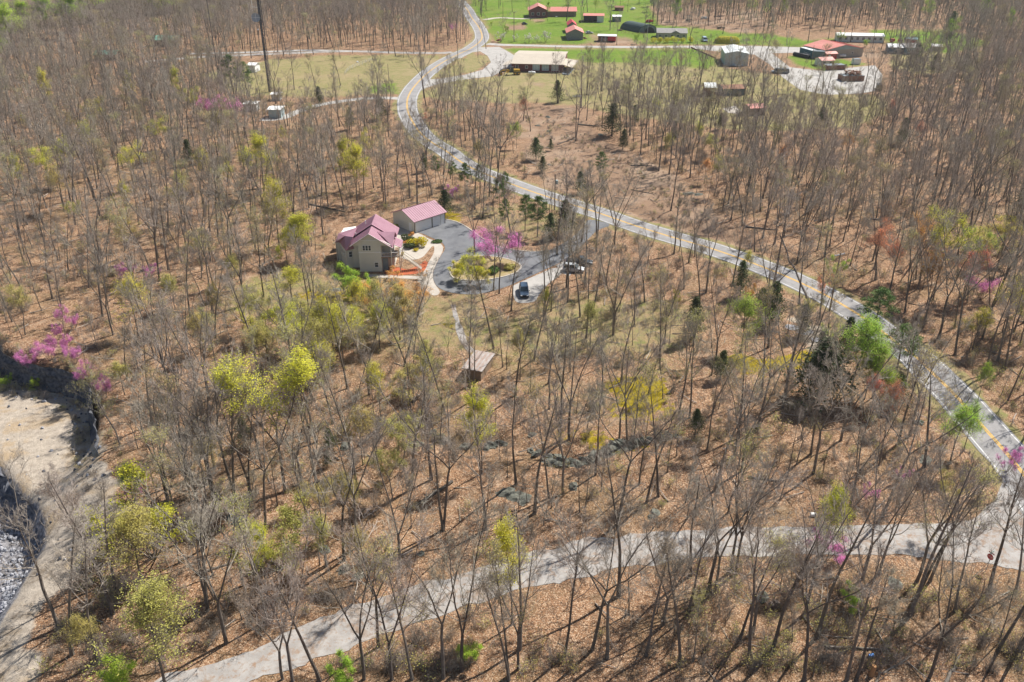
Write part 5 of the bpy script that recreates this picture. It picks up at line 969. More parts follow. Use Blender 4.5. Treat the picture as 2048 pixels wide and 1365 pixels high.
def occl(x, y, h, X, Y):
    """does a tree here hide a place the survey shows open?"""
    tx, ty = to_px(X, Y, h); w = 2.2*(y+258)*.01158
    k = 0
    for (a, b, c, d), pr in clear:
        if tx+w > a and tx-w < c and ty < d and y > b: k = max(k, pr)
    return k
def road_occl(X, Y, h):      # tree in front of the highway hides it
    for f in (.45, .75, .95):
        z = h*f; x, y = to_px(X, Y, z); GX_, GY_ = at(x, y)
        if float(pdist(np.array([GX_]), np.array([GY_]), MAINS)[0]) < 5.0: return True
    return False
# candidate points on jittered grid in world space
cand = []
for row in range(int((760-66)/2.2)):
    Y = 66+row*2.2; half = Y*.66+38
    for i in range(int(2*half/2.2)): cand.append((-half+i*2.2+R.uniform(-1, 1), Y+R.uniform(-1, 1)))
CX = np.array([c[0] for c in cand]); CY = np.array([c[1] for c in cand])
keep = np.ones(len(cand), bool)
keep &= pdist(CX, CY, MAINS) > 6.0; keep &= sdist(CX, CY, LOWW) < -1.8
for ln in (SIDE, TOWERRD, NORTHRD, DRIVE_T): keep &= pdist(CX, CY, ln[::2]) > 4
dq = sdist(CX, CY, QUARRY); keep &= dq < -1.5
ng = np.zeros(len(cand))
for p, k in nogoW: ng = np.where(pip(CX, CY, p), np.maximum(ng, k), ng)
HH = hgt(CX, CY); dens = .31+.26*fbm(CX, CY, 25, 2); dens = np.where(CY > 330, dens*.9, dens); dens = np.where(CY < 200, dens*.52, dens); dens = np.where(CY < 96, dens*.5, dens); dens = dens*(1+.35*smooth((-CX-25)/40)*(CY < 300))
placed = []
for x, y in bare_px:
    if y > 1362: y = 1362
    X, Y, z = gat(x, y); placed.append([X, Y, z, 'hand'])
PX = [(p[0], p[1]) for p in placed]
from collections import defaultdict
grid = defaultdict(list)
for p in PX: grid[(int(p[0]//4), int(p[1]//4))].append(p)
def toonear(X, Y, d):
    gx_, gy_ = int(X//4), int(Y//4)
    for a in (-1, 0, 1):
        for b in (-1, 0, 1):
            for q_ in grid[(gx_+a, gy_+b)]:
                if (q_[0]-X)**2+(q_[1]-Y)**2 < d*d: return True
    return False
colour_px = []   # filled by p5 list, kept clear of bare trees
# coloured and evergreen trees: (kind, shape, x, y of the foot, height, spread)
A = []
def C_(kind, shape, x, y, h, wide=1.0, what=None): A.append((kind, shape, x, y, h, wide, what))
L0, L1, L2, L3 = LEAFY; S0, S1 = SMALL
C_('yellow', L0, 570, 985, 19.5, 1.25, 'broad forked tree in bright yellow green leaf')
for x, y, h, w, s in [(559, 492, 15, 1.05, L1), (529, 388, 15, 1.2, L1), (603, 524, 10, 1.5, L1), (505, 380, 11, 1.0, L3), (575, 530, 8, 1.2, L3), (563, 540, 5, 1.0, L1), (586, 612, 8, 1.6, L3), (715, 405, 14.5, 1.1, L1), (693, 380, 13, .9, L1), (648, 720, 11, 1.1, L3), (598, 735, 12, 1.0, L2), (690, 740, 12, 1.0, L3),
  (650, 790, 9, 1.1, L3), (963, 948, 13, .95, L1), (1023, 1250, 13.5, .8, L1), (534, 1181, 9.5, .8, L1), (1640, 1138, 12, .8, L1), (1655, 1100, 9, .8, L2), (2040, 690, 12, 1.2, L3), (1866, 600, 18, .95, L2), (100, 235, 15, .8, L1), (268, 225, 13, .8, L1), (358, 215, 13, .8, L1),
  (205, 290, 14, .9, L2), (45, 400, 11, .9, L1), (98, 385, 12, 1.1, L2), (140, 370, 12, 1.2, L3), (330, 320, 12, 1.1, L2), (390, 250, 12, 1.0, L2), (280, 380, 12, 1.2, L2), (735, 330, 10, .8, L2), (1945, 700, 8, 1.2, L3), (570, 300, 7, .8, L3), (715, 655, 9, 1.2, L3), (760, 700, 9, 1.1, L3),
  (940, 566, 6.5, 1.0, S0), (915, 563, 4, 1.1, S1), (960, 570, 4.2, 1.1, S1), (1090, 650, 7, .8, L3), (1350, 640, 6, .6, L2), (1490, 560, 6, .8, L3), (2005, 665, 11, 1.1, L3)]:
    C_('yellow', s, x, y, h, w)
for x, y, h, w, s in [(332, 1373, 13, 1.3, L3), (292, 1186, 12, 1.2, L3), (1421, 320, 7, 1.7, L3), (250, 790, 6, 1.3, L3), (420, 700, 8, 1.0, L3), (505, 660, 8, 1.2, L3), (430, 640, 7, 1.2, L3), (185, 1330, 7, 1.0, L3), (960, 340, 8, 1.0, L3), (1040, 760, 9, .8, L3), (420, 980, 8, .9, L3), (720, 1160, 7, 1, L3),
  (1330, 330, 9, 1.1, L3), (1560, 1180, 6, 1, L3), (860, 790, 7, 1, L3), (1880, 1060, 9, .8, L2), (640, 1130, 7, 1.2, L3), (800, 680, 9, 1.2, L3), (1180, 690, 8, 1, L3), (540, 740, 9, 1.1, L3), (470, 590, 8, 1.1, L3), (620, 700, 9, 1.2, L3), (350, 620, 7, 1.3, L3)]:
    C_('olive', s, x, y, h, w)
for x, y, h, w, s in [(700, 592, 6.3, 1.1, S1), (730, 600, 5, .9, S1), (275, 1030, 7.5, .8, L3), (1480, 705, 10, 1.4, L3), (1702, 785, 13, 1.4, L1), (1745, 795, 10, 1.3, L1), (1728, 800, 8, 1.2, L3), (1760, 820, 7, 1.1, L3), (1955, 805, 7, .8, L3), (1900, 928, 9.5, 1.2, L3), (1925, 905, 8, .8, L3), (1926, 590, 14, 1.0, L2), (1033, 297, 7.5, .9, L3), (1020, 290, 6, .9, L3),
  (1273, 89, 5.5, .55, S1), (1013, 67, 4.2, .8, S1), (983, 52, 2.6, .8, S1), (1670, 560, 5, .8, S0), (1640, 150, 4, .8, S0), (35, 118, 22, 1.8, L1), (8, 150, 17, 1.6, L1), (1352, 55, 15, 1.0, L1), (1190, 30, 10, .8, L1), (1095, 42, 10, .8, L1), (1530, 50, 14, .8, L1), (1565, 48, 14, .8, L1), (1400, 40, 13, 1, L2), (1455, 30, 14, 1, L1), (1500, 45, 12, 1, L2), (1640, 35, 15, 1.1, L1), (1750, 25, 15, 1.1, L2), (1800, 45, 14, 1, L1), (1240, 12, 12, 1, L2), (1150, 10, 11, 1, L2), (1960, 55, 15, 1.2, L1), (1680, 85, 5, .8, S0), (1730, 95, 4, 1, S1), (1845, 70, 17, .8, L2), (1895, 110, 16, .8, L2), (2010, 80, 14, .8, L1), (1610, 45, 15, .8, L2), (1700, 50, 16, .8, L2),
  (190, 60, 24, 1.8, L1), (150, 75, 20, 1.7, L1), (335, 55, 20, 1.6, L1), (105, 75, 19, 1.7, L1), (55, 75, 17, 1.6, L1), (60, 50, 18, 1.6, L1), (10, 65, 19, 1.7, L1), (240, 40, 21, 1.5, L1), (1700, 1215, 3, 1, S1), (690, 1380, 4, 1, S1), (1955, 1500, 3, 1, S1), (240, 1380, 4, 1.2, S1), (5, 735, 2.6, 1.0, S1), (78, 782, 3.2, .8, S1), (1660, 700, 5, .8, S0), (940, 1330, 3, 1, S1)]:
    C_('green', s, x, y, h, w)
for x, y, h, w, s in [(987, 524, 7.0, 1.35, S0), (126, 648, 3.6, .7, S0), (150, 660, 3.2, .7, S0), (118, 680, 3.0, .7, S0), (53, 722, 3.8, .85, S0), (102, 722, 4.2, .8, S0), (135, 704, 3.2, .7, S0), (152, 728, 3.6, .8, S0), (168, 757, 4.2, .8, S0), (214, 795, 3.8, .7, S0), (462, 240, 8, 1.2, S0), (255, 562, 4, .9, S0), (307, 562, 3.6, .8, S0), (905, 398, 3.6, .9, S0),
  (1805, 968, 2.6, .7, S0), (1737, 1006, 2.8, .7, S0), (2012, 945, 4, .8, S0), (271, 1000, 3, .7, S0), (1650, 1125, 4, 1.1, S0), (905, 66, 5, .8, S0), (1960, 600, 5, 1, S0), (420, 235, 7, 1, S0)]:
    C_('pink', ROSE if s is S0 and (h > 4.1 or (x < 230 and h > 2.9 and y > 600 and y < 800)) else s, x, y, h, w)
for x, y, h, w, s in [(1752, 561, 12, 1.2, L2), (1780, 575, 9.5, 1.1, L3), (1934, 605, 11, 1.2, L2), (1946, 590, 9, .8, L3), (1046, 243, 7.5, .9, L3), (1770, 860, 8, .8, L3), (1740, 830, 7, .9, L3), (1860, 560, 8, 1, L3), (850, 250, 3.5, 1, S0), (1775, 250, 8, .9, L3), (1645, 600, 5, .8, S0), (1520, 645, 4, .7, S0), (1830, 300, 8, 1, L3)]:
    C_('red', s, x, y, h, w)
for x, y, h, w, s in [(1408, 368, 6.5, 1.25, L3), (1831, 560, 13, 1.2, L2), (1850, 620, 11, 1.2, L3), (777, 622, 6, 1.4, S0), (810, 625, 5.5, 1.4, S0), (745, 632, 5, 1.2, S0), (790, 560, 2.6, 1.2, S0), (845, 560, 2.2, 1, S0), (1690, 320, 8, 1, L3), (1560, 350, 8, .9, L3), (1500, 610, 4, .7, S0), (1765, 470, 8, .9, L3), (830, 640, 6, 1, S0)]:
    C_('orange', s, x, y, h, w)
for x, y, h, w, s in [(1058, 86, 4.2, 1, S0), (1074, 86, 3.4, .9, S0), (1091, 85, 5, 1, S0), (1002, 84, 4.5, 1, S0), (1030, 84, 3.4, .9, S0)]:
    C_('white', s, x, y, h, w)
K0, K1 = CEDAR; P0, P1 = PINE
for x, y, h, w, s in [(1115, 205, 8.5, 1.1, K0), (1102, 302, 4, 1.0, K1), (1072, 320, 7, 1.3, K0), (1085, 345, 5, 1.2, K0), (1160, 388, 6.5, 1.1, K0), (1387, 676, 9, 1.1, K1), (1543, 652, 9.5, 1.15, K1), (1605, 672, 7, 1.0, K1), (1643, 800, 12, 1.5, K0), (1625, 790, 9, 1.3, K0), (1223, 272, 11, 1.2, K0), (1100, 480, 7, 1, K0), (1129, 470, 9, 1.3, K0), (1480, 592, 8, 1.1, K1), (1690, 700, 7, 1.1, K0), (1790, 810, 6, 1.2, K0), (1640, 720, 6, 1.1, K1), (1520, 640, 7, 1.2, K0),
  (764, 240, 8, 1.1, K0), (640, 215, 8, 1.0, K0), (700, 260, 8, 1.1, K1), (850, 345, 6, 1, K1), (890, 430, 7, 1.2, K0), (1440, 760, 6, 1, K0), (1390, 870, 5, 1, K0), (1245, 300, 7, 1, K1), (1345, 290, 8, .9, K1), (1830, 130, 10, 1.2, K0), (1866, 150, 9, 1.5, K0), (1926, 150, 9, 1.2, K0), (2000, 200, 11, 1.1, K0), (1640, 260, 8, 1.1, K0), (1800, 290, 9, 1.1, K1), (490, 890, 5, 1.1, K0), (660, 900, 4, 1.2, K0), (655, 935, 3, 1.2, K1), (480, 790, 4, 1, K1), (560, 420, 6, 1, K0), (380, 330, 8, 1, K0), (1270, 250, 7, 1, K1), (2040, 430, 9, 1, K0), (1345, 240, 6, 1, K0), (1440, 260, 6, 1, K0)]:
    C_('cedar', s, x, y, h, w)
for x, y, h, w, s in [(468, 192, 16, 1.0, P0), (495, 196, 14, 1.0, P1), (872, 365, 8, .8, P0), (1199, 365, 9, .9, P0), (1075, 474, 10.5, 1.05, P1), (1050, 462, 9.5, .9, P0), (1000, 425, 10, .9, P1), (930, 390, 9, .9, P0), (1010, 400, 8, .8, P1), (1793, 742, 9.5, 1.4, P0), (1815, 730, 7, 1, P1), (1743, 672, 10, 1.4, P0), (1892, 92, 17, .9, K1), (960, 385, 8, .8, P0), (1010, 460, 8, .9, P0), (905, 370, 7, .9, P1)]:
    C_('pine' if s is not K1 else 'cedar', s, x, y, h, w)
for _ in range(70):
    if R.random() < .1: x, y = R.uniform(430, 900), R.uniform(600, 780)
    elif R.random() < .7: x, y = R.uniform(20, 980), R.uniform(210, 860)
    elif R.random() < .5: x, y = R.uniform(1250, 2040), R.uniform(230, 720)
    else: x, y = R.uniform(150, 1000), R.uniform(900, 1150)
    X_, Y_ = at(x, y); P_ = [np.array([X_]), np.array([Y_])]
    if sdist(*P_, QUARRY)[0] > -3 or pdist(*P_, MAINS)[0] < 7 or sdist(*P_, LOWW)[0] > -4 or any(k > .85 and pip(*P_, p)[0] for p, k in nogoW) or toonear(X_, Y_, 2.5): continue
    if occl(x, y, 10, X_, Y_) > .5: continue
    C_('olive' if R.random() < .7 else 'yellow', R.choice((L3, L3, L2, S0)), x, y, R.uniform(6.5, 11.5), R.uniform(.9, 1.25))
DESC = {'white': 'white blossoming orchard tree', 'yellow': 'yellow green budding tree', 'olive': 'olive tinted budding tree', 'green': 'fresh green leafy tree', 'pink': 'pink blossoming redbud', 'red': 'red budded maple tree', 'orange': 'orange budded tree', 'cedar': 'dark evergreen cedar', 'pine': 'green pine tree'}
NAME = {'white': 'orchard_tree', 'yellow': 'budding_tree', 'olive': 'budding_tree', 'green': 'leafy_tree', 'pink': 'redbud_tree', 'red': 'maple_tree', 'orange': 'maple_tree', 'cedar': 'cedar_tree', 'pine': 'pine_tree'}
GRP = {'white': 'white blossoming orchard trees', 'yellow': 'yellow green trees budding in the woods', 'olive': 'olive tinted budding trees', 'green': 'fresh green leafy trees', 'pink': 'pink redbuds in blossom', 'red': 'red budded maples', 'orange': 'orange budded trees', 'cedar': 'dark cedars', 'pine': 'green pines'}
items = []
for kind, s, x, y, h, w, what in A:
    if kind in ('yellow', 'olive', 'green') and h < 5: d = 'low bright green shrubby tree' if kind == 'green' else 'low yellow green shrubby tree'
    elif h > 13.5: d = 'tall '+DESC[kind]
    elif h < 6: d = 'small '+DESC[kind]
    else: d = DESC[kind]
    items.append(dict(x=x, y=y, desc=what or d, k=kind, s=s, h=h, w=w))
name_all(items)
for it in items:
    X, Y, z = gat(it['x'], it['y'])
    o = plant_tree(it['s'], NAME[it['k']], it['label'], 'tree', X, Y, it['h']*1.0, it['k'], GRP[it['k']], rnd=R, wide=it['w'])
    grid[(int(X//4), int(Y//4))].append((X, Y)); it['XY'] = (X, Y)
BRIGHT = [it['XY'] for it in items if it['k'] in ('yellow', 'red', 'orange', 'pink', 'green')]
# ---- bare trees
trees = []
for X, Y, z, src in placed:
    if pdist(np.array([X]), np.array([Y]), MAINS)[0] < 4.6 or sdist(np.array([X]), np.array([Y]), LOWW)[0] > -.8: continue
    trees.append((X, Y, z, R.choice((0, 1, 3, 5, 7, 9, 10, 4, 2)), R.uniform(.85, 1.08)))
order = list(range(len(cand))); R.shuffle(order)
for i in order:
    if not keep[i] or R.random() > dens[i] or R.random() < ng[i]: continue
    X, Y = cand[i]; Zg = HH[i]; px_, py_ = to_px(X, Y, Zg)
    v = R.choices(range(12), (8, 10, 7, 8, 9, 8, 7, 9, 12, 6, 9, 13))[0]; sc = R.uniform(.6, 1.1)
    h = BARE[v][1]*sc
    tx, ty = to_px(X, Y, Zg+h)
    if py_ < -3 or px_ < -140 or px_ > 2190 or ty > 1500: continue
    k = occl(px_, py_, Zg+h*.95, X, Y)
    if k and R.random() < k:
        continue
    if py_ > 300 and R.random() < .7 and road_occl(X, Y, h): continue
    if Y < 330 and any(-3 < cy-Y < 13 and abs(cx-X) < 4.5 for cx, cy in BRIGHT) and R.random() < .7: continue
    if toonear(X, Y, 3.8): continue
    grid[(int(X//4), int(Y//4))].append((X, Y)); trees.append((X, Y, Zg, v, sc))
trees.sort(key=lambda t: t[1]+abs(t[0])*.25 + (60 if not (-40 < to_px(t[0], t[1], t[2])[0] < 2090) else 0))
near, far = trees[:300], trees[300:]
items = []
for X, Y, z, v, sc in near:
    x, y = to_px(X, Y, z); h = BARE[v][1]*sc; fk = v in (0, 3, 5, 9)
    d = ('forked ' if fk else 'straight ' if v in (1, 4, 8) else 'leaning ' if v in (2, 7) else 'slender ' if v == 11 else 'bent ')
    d = ('tall ' if h > 18 else 'short ' if h < 12.5 else '')+d+('olive budded tree' if v in (2, 6) else 'bare grey tree')
    items.append(dict(x=x, y=y, desc=d, a=(X, Y, z, v, sc, h)))
name_all(items)
for it in items:
    X, Y, z, v, sc, h = it['a']; sh = BARE[v]
    plant_tree(sh, 'bare_tree', it['label'], 'tree', X, Y, h, sh[2] if sh[3] else None, 'leafless grey trees of the woods', rnd=R, wide=R.uniform(.9, 1.15), z=z)
# ---- the rest as one body of trees, instanced
def scatter(name, pts, sources, label=None, cat=None, kind='stuff', rotxy=0.0):
    """pts: (x, y, z, scale) ; sources: objects not linked to the scene"""
    coll = bpy.data.collections.new(name+'_kinds')
    for s in sources: coll.objects.link(s)
    me = bpy.data.meshes.new(name); me.from_pydata([(p[0], p[1], p[2]) for p in pts], [], [])
    at_ = me.attributes.new('size', 'FLOAT', 'POINT'); at_.data.foreach_set('value', [p[3] for p in pts])
    o = bpy.data.objects.new(name, me); COL.objects.link(o)
    ng_ = bpy.data.node_groups.new(name, 'GeometryNodeTree'); ng_.interface.new_socket('Geometry', in_out='INPUT', socket_type='NodeSocketGeometry'); ng_.interface.new_socket('Geometry', in_out='OUTPUT', socket_type='NodeSocketGeometry')
    N = ng_.nodes; L = ng_.links; i = N.new('NodeGroupInput'); u = N.new('NodeGroupOutput')
    m2p = N.new('GeometryNodeMeshToPoints'); L.new(i.outputs[0], m2p.inputs[0])
    ci = N.new('GeometryNodeCollectionInfo'); ci.inputs[0].default_value = coll; ci.inputs['Separate Children'].default_value = True; ci.inputs['Reset Children'].default_value = True
    ip = N.new('GeometryNodeInstanceOnPoints'); ip.inputs['Pick Instance'].default_value = True
    L.new(m2p.outputs[0], ip.inputs['Points']); L.new(ci.outputs[0], ip.inputs['Instance'])
    rv = N.new('FunctionNodeRandomValue'); rv.data_type = 'FLOAT_VECTOR'; rv.inputs[0].default_value = (-rotxy, -rotxy, 0); rv.inputs[1].default_value = (rotxy, rotxy, 6.283)
    e2r = N.new('FunctionNodeEulerToRotation'); L.new(rv.outputs[0], e2r.inputs[0]); L.new(e2r.outputs[0], ip.inputs['Rotation'])
    na = N.new('GeometryNodeInputNamedAttribute'); na.data_type = 'FLOAT'; na.inputs[0].default_value = 'size'; L.new(na.outputs[0], ip.inputs['Scale'])
    ri = N.new('FunctionNodeRandomValue'); ri.data_type = 'INT'; ri.inputs['Min'].default_value = 0; ri.inputs['Max'].default_value = max(0, len(sources)-1); ri.inputs['Seed'].default_value = 5
    L.new([o_ for o_ in ri.outputs if o_.type == 'INT'][0], ip.inputs['Instance Index'])
    L.new(ip.outputs[0], u.inputs[0])
    md = o.modifiers.new('scatter', 'NODES'); md.node_group = ng_
    o['kind'] = kind
    if label: o['label'] = label
    if cat: o['category'] = cat
    return o
def merged(t, c, i):
    me = bpy.data.meshes.new(f'tree_shape_{i:02d}'); nt_, nc = len(t.vertices), len(c.vertices)
    V = [tuple(v.co) for v in t.vertices]+[tuple(v.co) for v in c.vertices]
    Fs = [tuple(p.vertices) for p in t.polygons]+[tuple(nt_+k for k in p.vertices) for p in c.polygons]
    me.from_pydata(V, [], Fs); me.polygons.foreach_set('material_index', [0]*len(t.polygons)+[1+p.material_index for p in c.polygons])
    return me
srcs = []
for i, ((t, c), hh, lk, b) in enumerate(BARE):
    m_ = merged(t, c, i); m_.materials.append(M_bark); m_.materials.append(M_twig); m_.materials.append(LM[lk]); s_ = bpy.data.objects.new(f'tree_kind_{i:02d}', m_); srcs.append(s_)
scatter('distant_bare_trees', [(X, Y, z, sc) for X, Y, z, v, sc in far], srcs, 'bare grey and budding trees filling the woods into the distance', 'woods')
print('TREES', len(near), len(far), 'colour', len(A))
# ------------------------------------------------------------------ rock: cliff, ledges, boulders, rubble
def rockmat(n, a, b, c, s=.8): 
    m = mat(n, a, .95, .1, col2=b, nscale=s, bump=.8, var=.15); return m
m_cliff = rockmat('cliff_rock', (.045, .05, .064), (.17, .175, .19), None, 1.7); m_rock = rockmat('mossy_grey_rock', (.075, .08, .065), (.20, .20, .17), None, 1.4); m_pale = rockmat('pale_limestone', (.26, .27, .30), (.40, .40, .42), None, 1.0)
def cliff(name, line, ztop, zbot, lean, m, seed, rows=9, amp=.7, kind='structure', label=None, cat=None, out=1):
    P = catmull(line, .9); r_ = random.Random(seed); mb = MB(); secs = []
    O = offs(P, 1.0)
    for i, p in enumerate(P):
        nx_, ny_ = O[i][0]-p[0], O[i][1]-p[1]; col_ = []
        for k in range(rows):
            f = k/(rows-1); st = math.floor(f*4)/4*.6+f*.4; zt = ztop if not callable(ztop) else ztop(*p); z = zt+(zbot-zt)*f
            nse = (noise.noise(Vector((p[0]*.45, p[1]*.45, z*.7+seed)))*1.0+noise.noise(Vector((p[0]*1.3, p[1]*1.3, z*1.7)))*.5)*amp
            d = (st*lean+nse+1.0)*out; col_.append((p[0]+nx_*d, p[1]+ny_*d, z+noise.noise(Vector((p[0]*.8, p[1]*.8, k)))*.25))
        secs.append(col_)
    mb.loft(secs, False, False); o = mb.build(name, m)
    if label: tag(o, label, cat)
    else: o['kind'] = kind
    return o
cl = W([(-160, 640), (-60, 668), (0, 693), (60, 722), (140, 738), (185, 762), (203, 850), (214, 905)])
cliff('quarry_cliff', cl, .15, -5.2, 1.1, m_cliff, 4, 16, .8, out=-1)
pl_ = W([(-140, 860), (-50, 905), (0, 926), (40, 968), (80, 1015), (100, 1060), (104, 1110), (92, 1160)], -5)
cliff('pit_face', pl_, -4.4, -8.4, 2.6, m_cliff, 9, 12, .9, out=-1)
def boulder_mesh(seed, flat=.6, n=2):
    import bmesh
    bm = bmesh.new(); bmesh.ops.create_icosphere(bm, subdivisions=n+1, radius=1); r_ = random.Random(seed); off = Vector((seed*3.1, seed*1.7, 0))
    for v in bm.verts:
        d = 1+.45*noise.noise(v.co*1.1+off)+.2*noise.noise(v.co*3+off); v.co = v.co*d; v.co.z *= flat
        v.co.x = round(v.co.x*3.2)/3.2*.35+v.co.x*.65; v.co.z = round(v.co.z*3)/3*.4+v.co.z*.6
    me = bpy.data.meshes.new('boulder_shape'); bm.to_mesh(me); bm.free(); return me
BO = [boulder_mesh(i, .55+.1*(i % 3)) for i in range(6)]
for b in BO: b.materials.append(m_rock)
BP = [boulder_mesh(20+i, .7, 1) for i in range(4)]
for b in BP: b.materials.append(m_pale)
rr = random.Random(21)
def boulder(label, x, y, sx, sy, sz, rz=None, m=None, group='grey rocks of the woodland'):
    X, Y, z = gat(x, y); o = bpy.data.objects.new('boulder', (m or rr.choice(BO))); COL.objects.link(o); o.location = (X, Y, z-sz*.22); o.scale = (sx, sy, sz); o.rotation_euler = (0, 0, rr.random()*6 if rz is None else rz); tag(o, label, 'rock', group)
# ledge: a broken row of rocks
its = []
LP = resample(LEDGE, 30)
for i, (X, Y) in enumerate(LP):
    x, y = to_px(X, Y, 0)
    if 1012 < x < 1055 or (905 < x < 960 and i % 2): continue
    s = rr.uniform(.7, 1.5)*(1.25 if 1080 < x < 1260 else .85); its.append((x+rr.gauss(0, 3), y+rr.gauss(0, 2.5), s*1.2, s*.8, s*rr.uniform(.8, 1.2)))
    if 1080 < x < 1270: its.append((x+rr.gauss(0, 7), y+8+rr.gauss(0, 3), s*.9, s*.7, s*.7))
sec = lambda x: 'left end' if x < 960 else 'left middle' if x < 1090 else 'centre' if x < 1170 else 'right middle' if x < 1260 else 'right end'
cnt = {}
its.sort(key=lambda q: q[0])
ORDL = ['leftmost', 'second', 'third', 'fourth', 'fifth', 'sixth', 'seventh', 'eighth', 'ninth', 'tenth', 'eleventh', 'twelfth', 'thirteenth', 'fourteenth', 'fifteenth', 'sixteenth', 'seventeenth', 'eighteenth']
for q in its:
    k = cnt.get(sec(q[0]), 0); cnt[sec(q[0])] = k+1; boulder(f'dark mossy rock in the {sec(q[0])} of the broken ledge, {ORDL[k]}'+(' from the left' if k else ''), *q, group='dark rocks of the broken ledge')
for x, y, a, b, c, l in [(1012, 985, 1.5, .8, .9, 'left part of the long dark boulder below the ledge'), (1030, 993, 1.6, 1.0, 1.0, 'middle of the long dark boulder below the ledge'), (1048, 1000, 1.4, .9, .8, 'right part of the long dark boulder below the ledge'), (1310, 1025, .8, .6, .7, 'small grey boulder uphill of the worn lane, upper of the pair'), (1303, 1035, .6, .5, .5, 'small grey boulder uphill of the worn lane, lower of the pair'),
    (480, 1042, 1.1, .8, .9, 'pale grey boulder among the lower left trees'), (465, 1035, .9, .7, .7, 'dark boulder beside the pale grey boulder, lower left'), (650, 1100, .9, .7, .8, 'dark rock above the lane in the lower middle'), (715, 1153, .9, .7, .6, 'dark rock at the lane bank, left of the big shadow'), (690, 1140, 1.0, .8, .7, 'dark rock up the bank from the lane'), (840, 1108, .6, .5, .5, 'small pale rock above the lane bend'), (1148, 975, 1.1, .7, .7, 'mossy rock under the ledge to the right'),
    (1836, 845, 1.0, .8, 1.2, 'upright grey boulder near the highway'), (1848, 922, 1.5, .9, .9, 'long tan boulder near the highway brush'), (1095, 235, 1.2, .9, .8, 'dark boulder at the upper clearing edge'), (1075, 252, 1.0, .8, .6, 'pale boulder in the upper clearing'), (1098, 263, 1.0, .9, .8, 'dark round boulder in the upper clearing'), (1380, 388, 2.2, 1.2, 1.0, 'large mossy boulder right of the dirt clearing'), (1398, 390, 1.5, 1.0, .8, 'smaller mossy boulder right of the dirt clearing'),
    (1525, 1195, 1.0, .7, .6, 'mossy rock by the lane edge, lower right'), (1787, 1168, 1.2, .9, .9, 'dark hollow rock below the lane, lower right'), (1200, 270, 1.4, .9, .7, 'grey rock at the far clearing brush'), (1100, 330, .9, .6, .4, 'pale rock lying in the clearing'), (1585, 655, 1.8, 1.2, .35, 'flat pale outcrop by the highway, left slab'), (1612, 665, 2.2, 1.4, .35, 'flat pale outcrop by the highway, middle slab'), (1635, 680, 1.8, 1.2, .3, 'flat pale outcrop by the highway, right slab'), (675, 580, 1.2, .9, .7, 'pale rock pile left of the house path'), (880, 885, 1.2, .9, .9, 'dark rock left of the ledge'), (830, 890, 1.3, .8, .8, 'mossy rock farther left of the ledge'), (690, 893, 1.1, .8, .8, 'dark rock near the fallen log'), (1065, 870, .8, .6, .5, 'small rock above the ledge')]:
    boulder(l, x, y, a, b, c, m=BP[1] if 'pale outcrop' in l or 'outcrop' in l else None)
# rubble of the pit
pts = []
for _ in range(60000):
    if len(pts) > 16000: break
    X, Y = rr.uniform(-85, -45), rr.uniform(52, 118)
    pts.append((X, Y))
PX_ = np.array(pts); sd = sdist(PX_[:, 0], PX_[:, 1], PIT); zz = hgt(PX_[:, 0], PX_[:, 1])
for b in BP: pass
bs = []
for i, b in enumerate(BP): bs.append(bpy.data.objects.new(f'stone_kind_{i}', b))
bd = []
for i in range(3): m_ = boulder_mesh(40+i, .6, 1); m_.materials.append(m_cliff); bd.append(bpy.data.objects.new(f'dark_stone_kind_{i}', m_))
scatter('quarry_rubble', [(x, y, z+.05, rr.choice((.08, .12, .16, .22, .32))) for (x, y), d, z in zip(pts, sd, zz) if d > 1.5 and rr.random() < .9], bs+bd[:1], 'pale and dark broken stones heaped in the quarry pit', 'rubble', rotxy=1.5)
cpx = [(rr.uniform(-110, -40), rr.uniform(72, 150)) for _ in range(5000)]; CA = np.array(cpx); s1 = sdist(CA[:, 0], CA[:, 1], QUARRY); s2 = sdist(CA[:, 0], CA[:, 1], PIT); zz = hgt(CA[:, 0], CA[:, 1])
scatter('fallen_cliff_stones', [(x, y, z+.04, rr.choice((.08, .12, .2, .3))) for (x, y), a, b, z in zip(cpx, s1, s2, zz) if (.8 < a < 5 and y > 100 and rr.random() < .9) or (a > 1 and b < 0 and rr.random() < .06)], bs[:2]+bd, 'grey stones fallen along the foot of the quarry cliff', 'rubble', rotxy=1.5)
# ------------------------------------------------------------------ undergrowth
def brushmesh(seed, h=2.0, n=26, buds=0):
    r_ = random.Random(seed); C = MB()
    for i in range(n):
        a = r_.random()*6.28; l = h*r_.uniform(.5, 1.1); s = r_.uniform(.15, .8); p, d = grow(r_, (r_.gauss(0, .25), r_.gauss(0, .25), 0), (math.cos(a)*s, math.sin(a)*s, 1), l, 3, .1, .15); C.tube(p, [.018, .014, .01, .007], 3)
        for k in range(5):
            q_, qd = along(p, r_.uniform(.3, 1)); e_ = q_+(qd*.6+perp(qd, r_)*.7)*l*r_.uniform(.2, .4); C.tube([q_, e_], [.01, .006], 3)
            if r_.random() < buds:
                C.cur = 1
                for _ in range(2):
                    c_ = e_+Vector((r_.gauss(0, .12), r_.gauss(0, .12), r_.gauss(0, .1))); u_ = perp(Vector((0, 0, 1)), r_)*.06; w_ = perp(u_.normalized(), r_)*.05; C.quad(c_-u_, c_-w_, c_+u_, c_+w_)
                C.cur = 0
    return C.mesh('brush_shape')
BR = [brushmesh(1), brushmesh(2, 1.6, 20), brushmesh(3, 2.4, 30), brushmesh(4, 1.2, 22), brushmesh(5, 1.8, 24, .5), brushmesh(6, 1.3, 24, .6)]
for i, b in enumerate(BR): b.materials.append(M_twig if i % 2 else M_twigd); b.materials.append(LM['olive'])
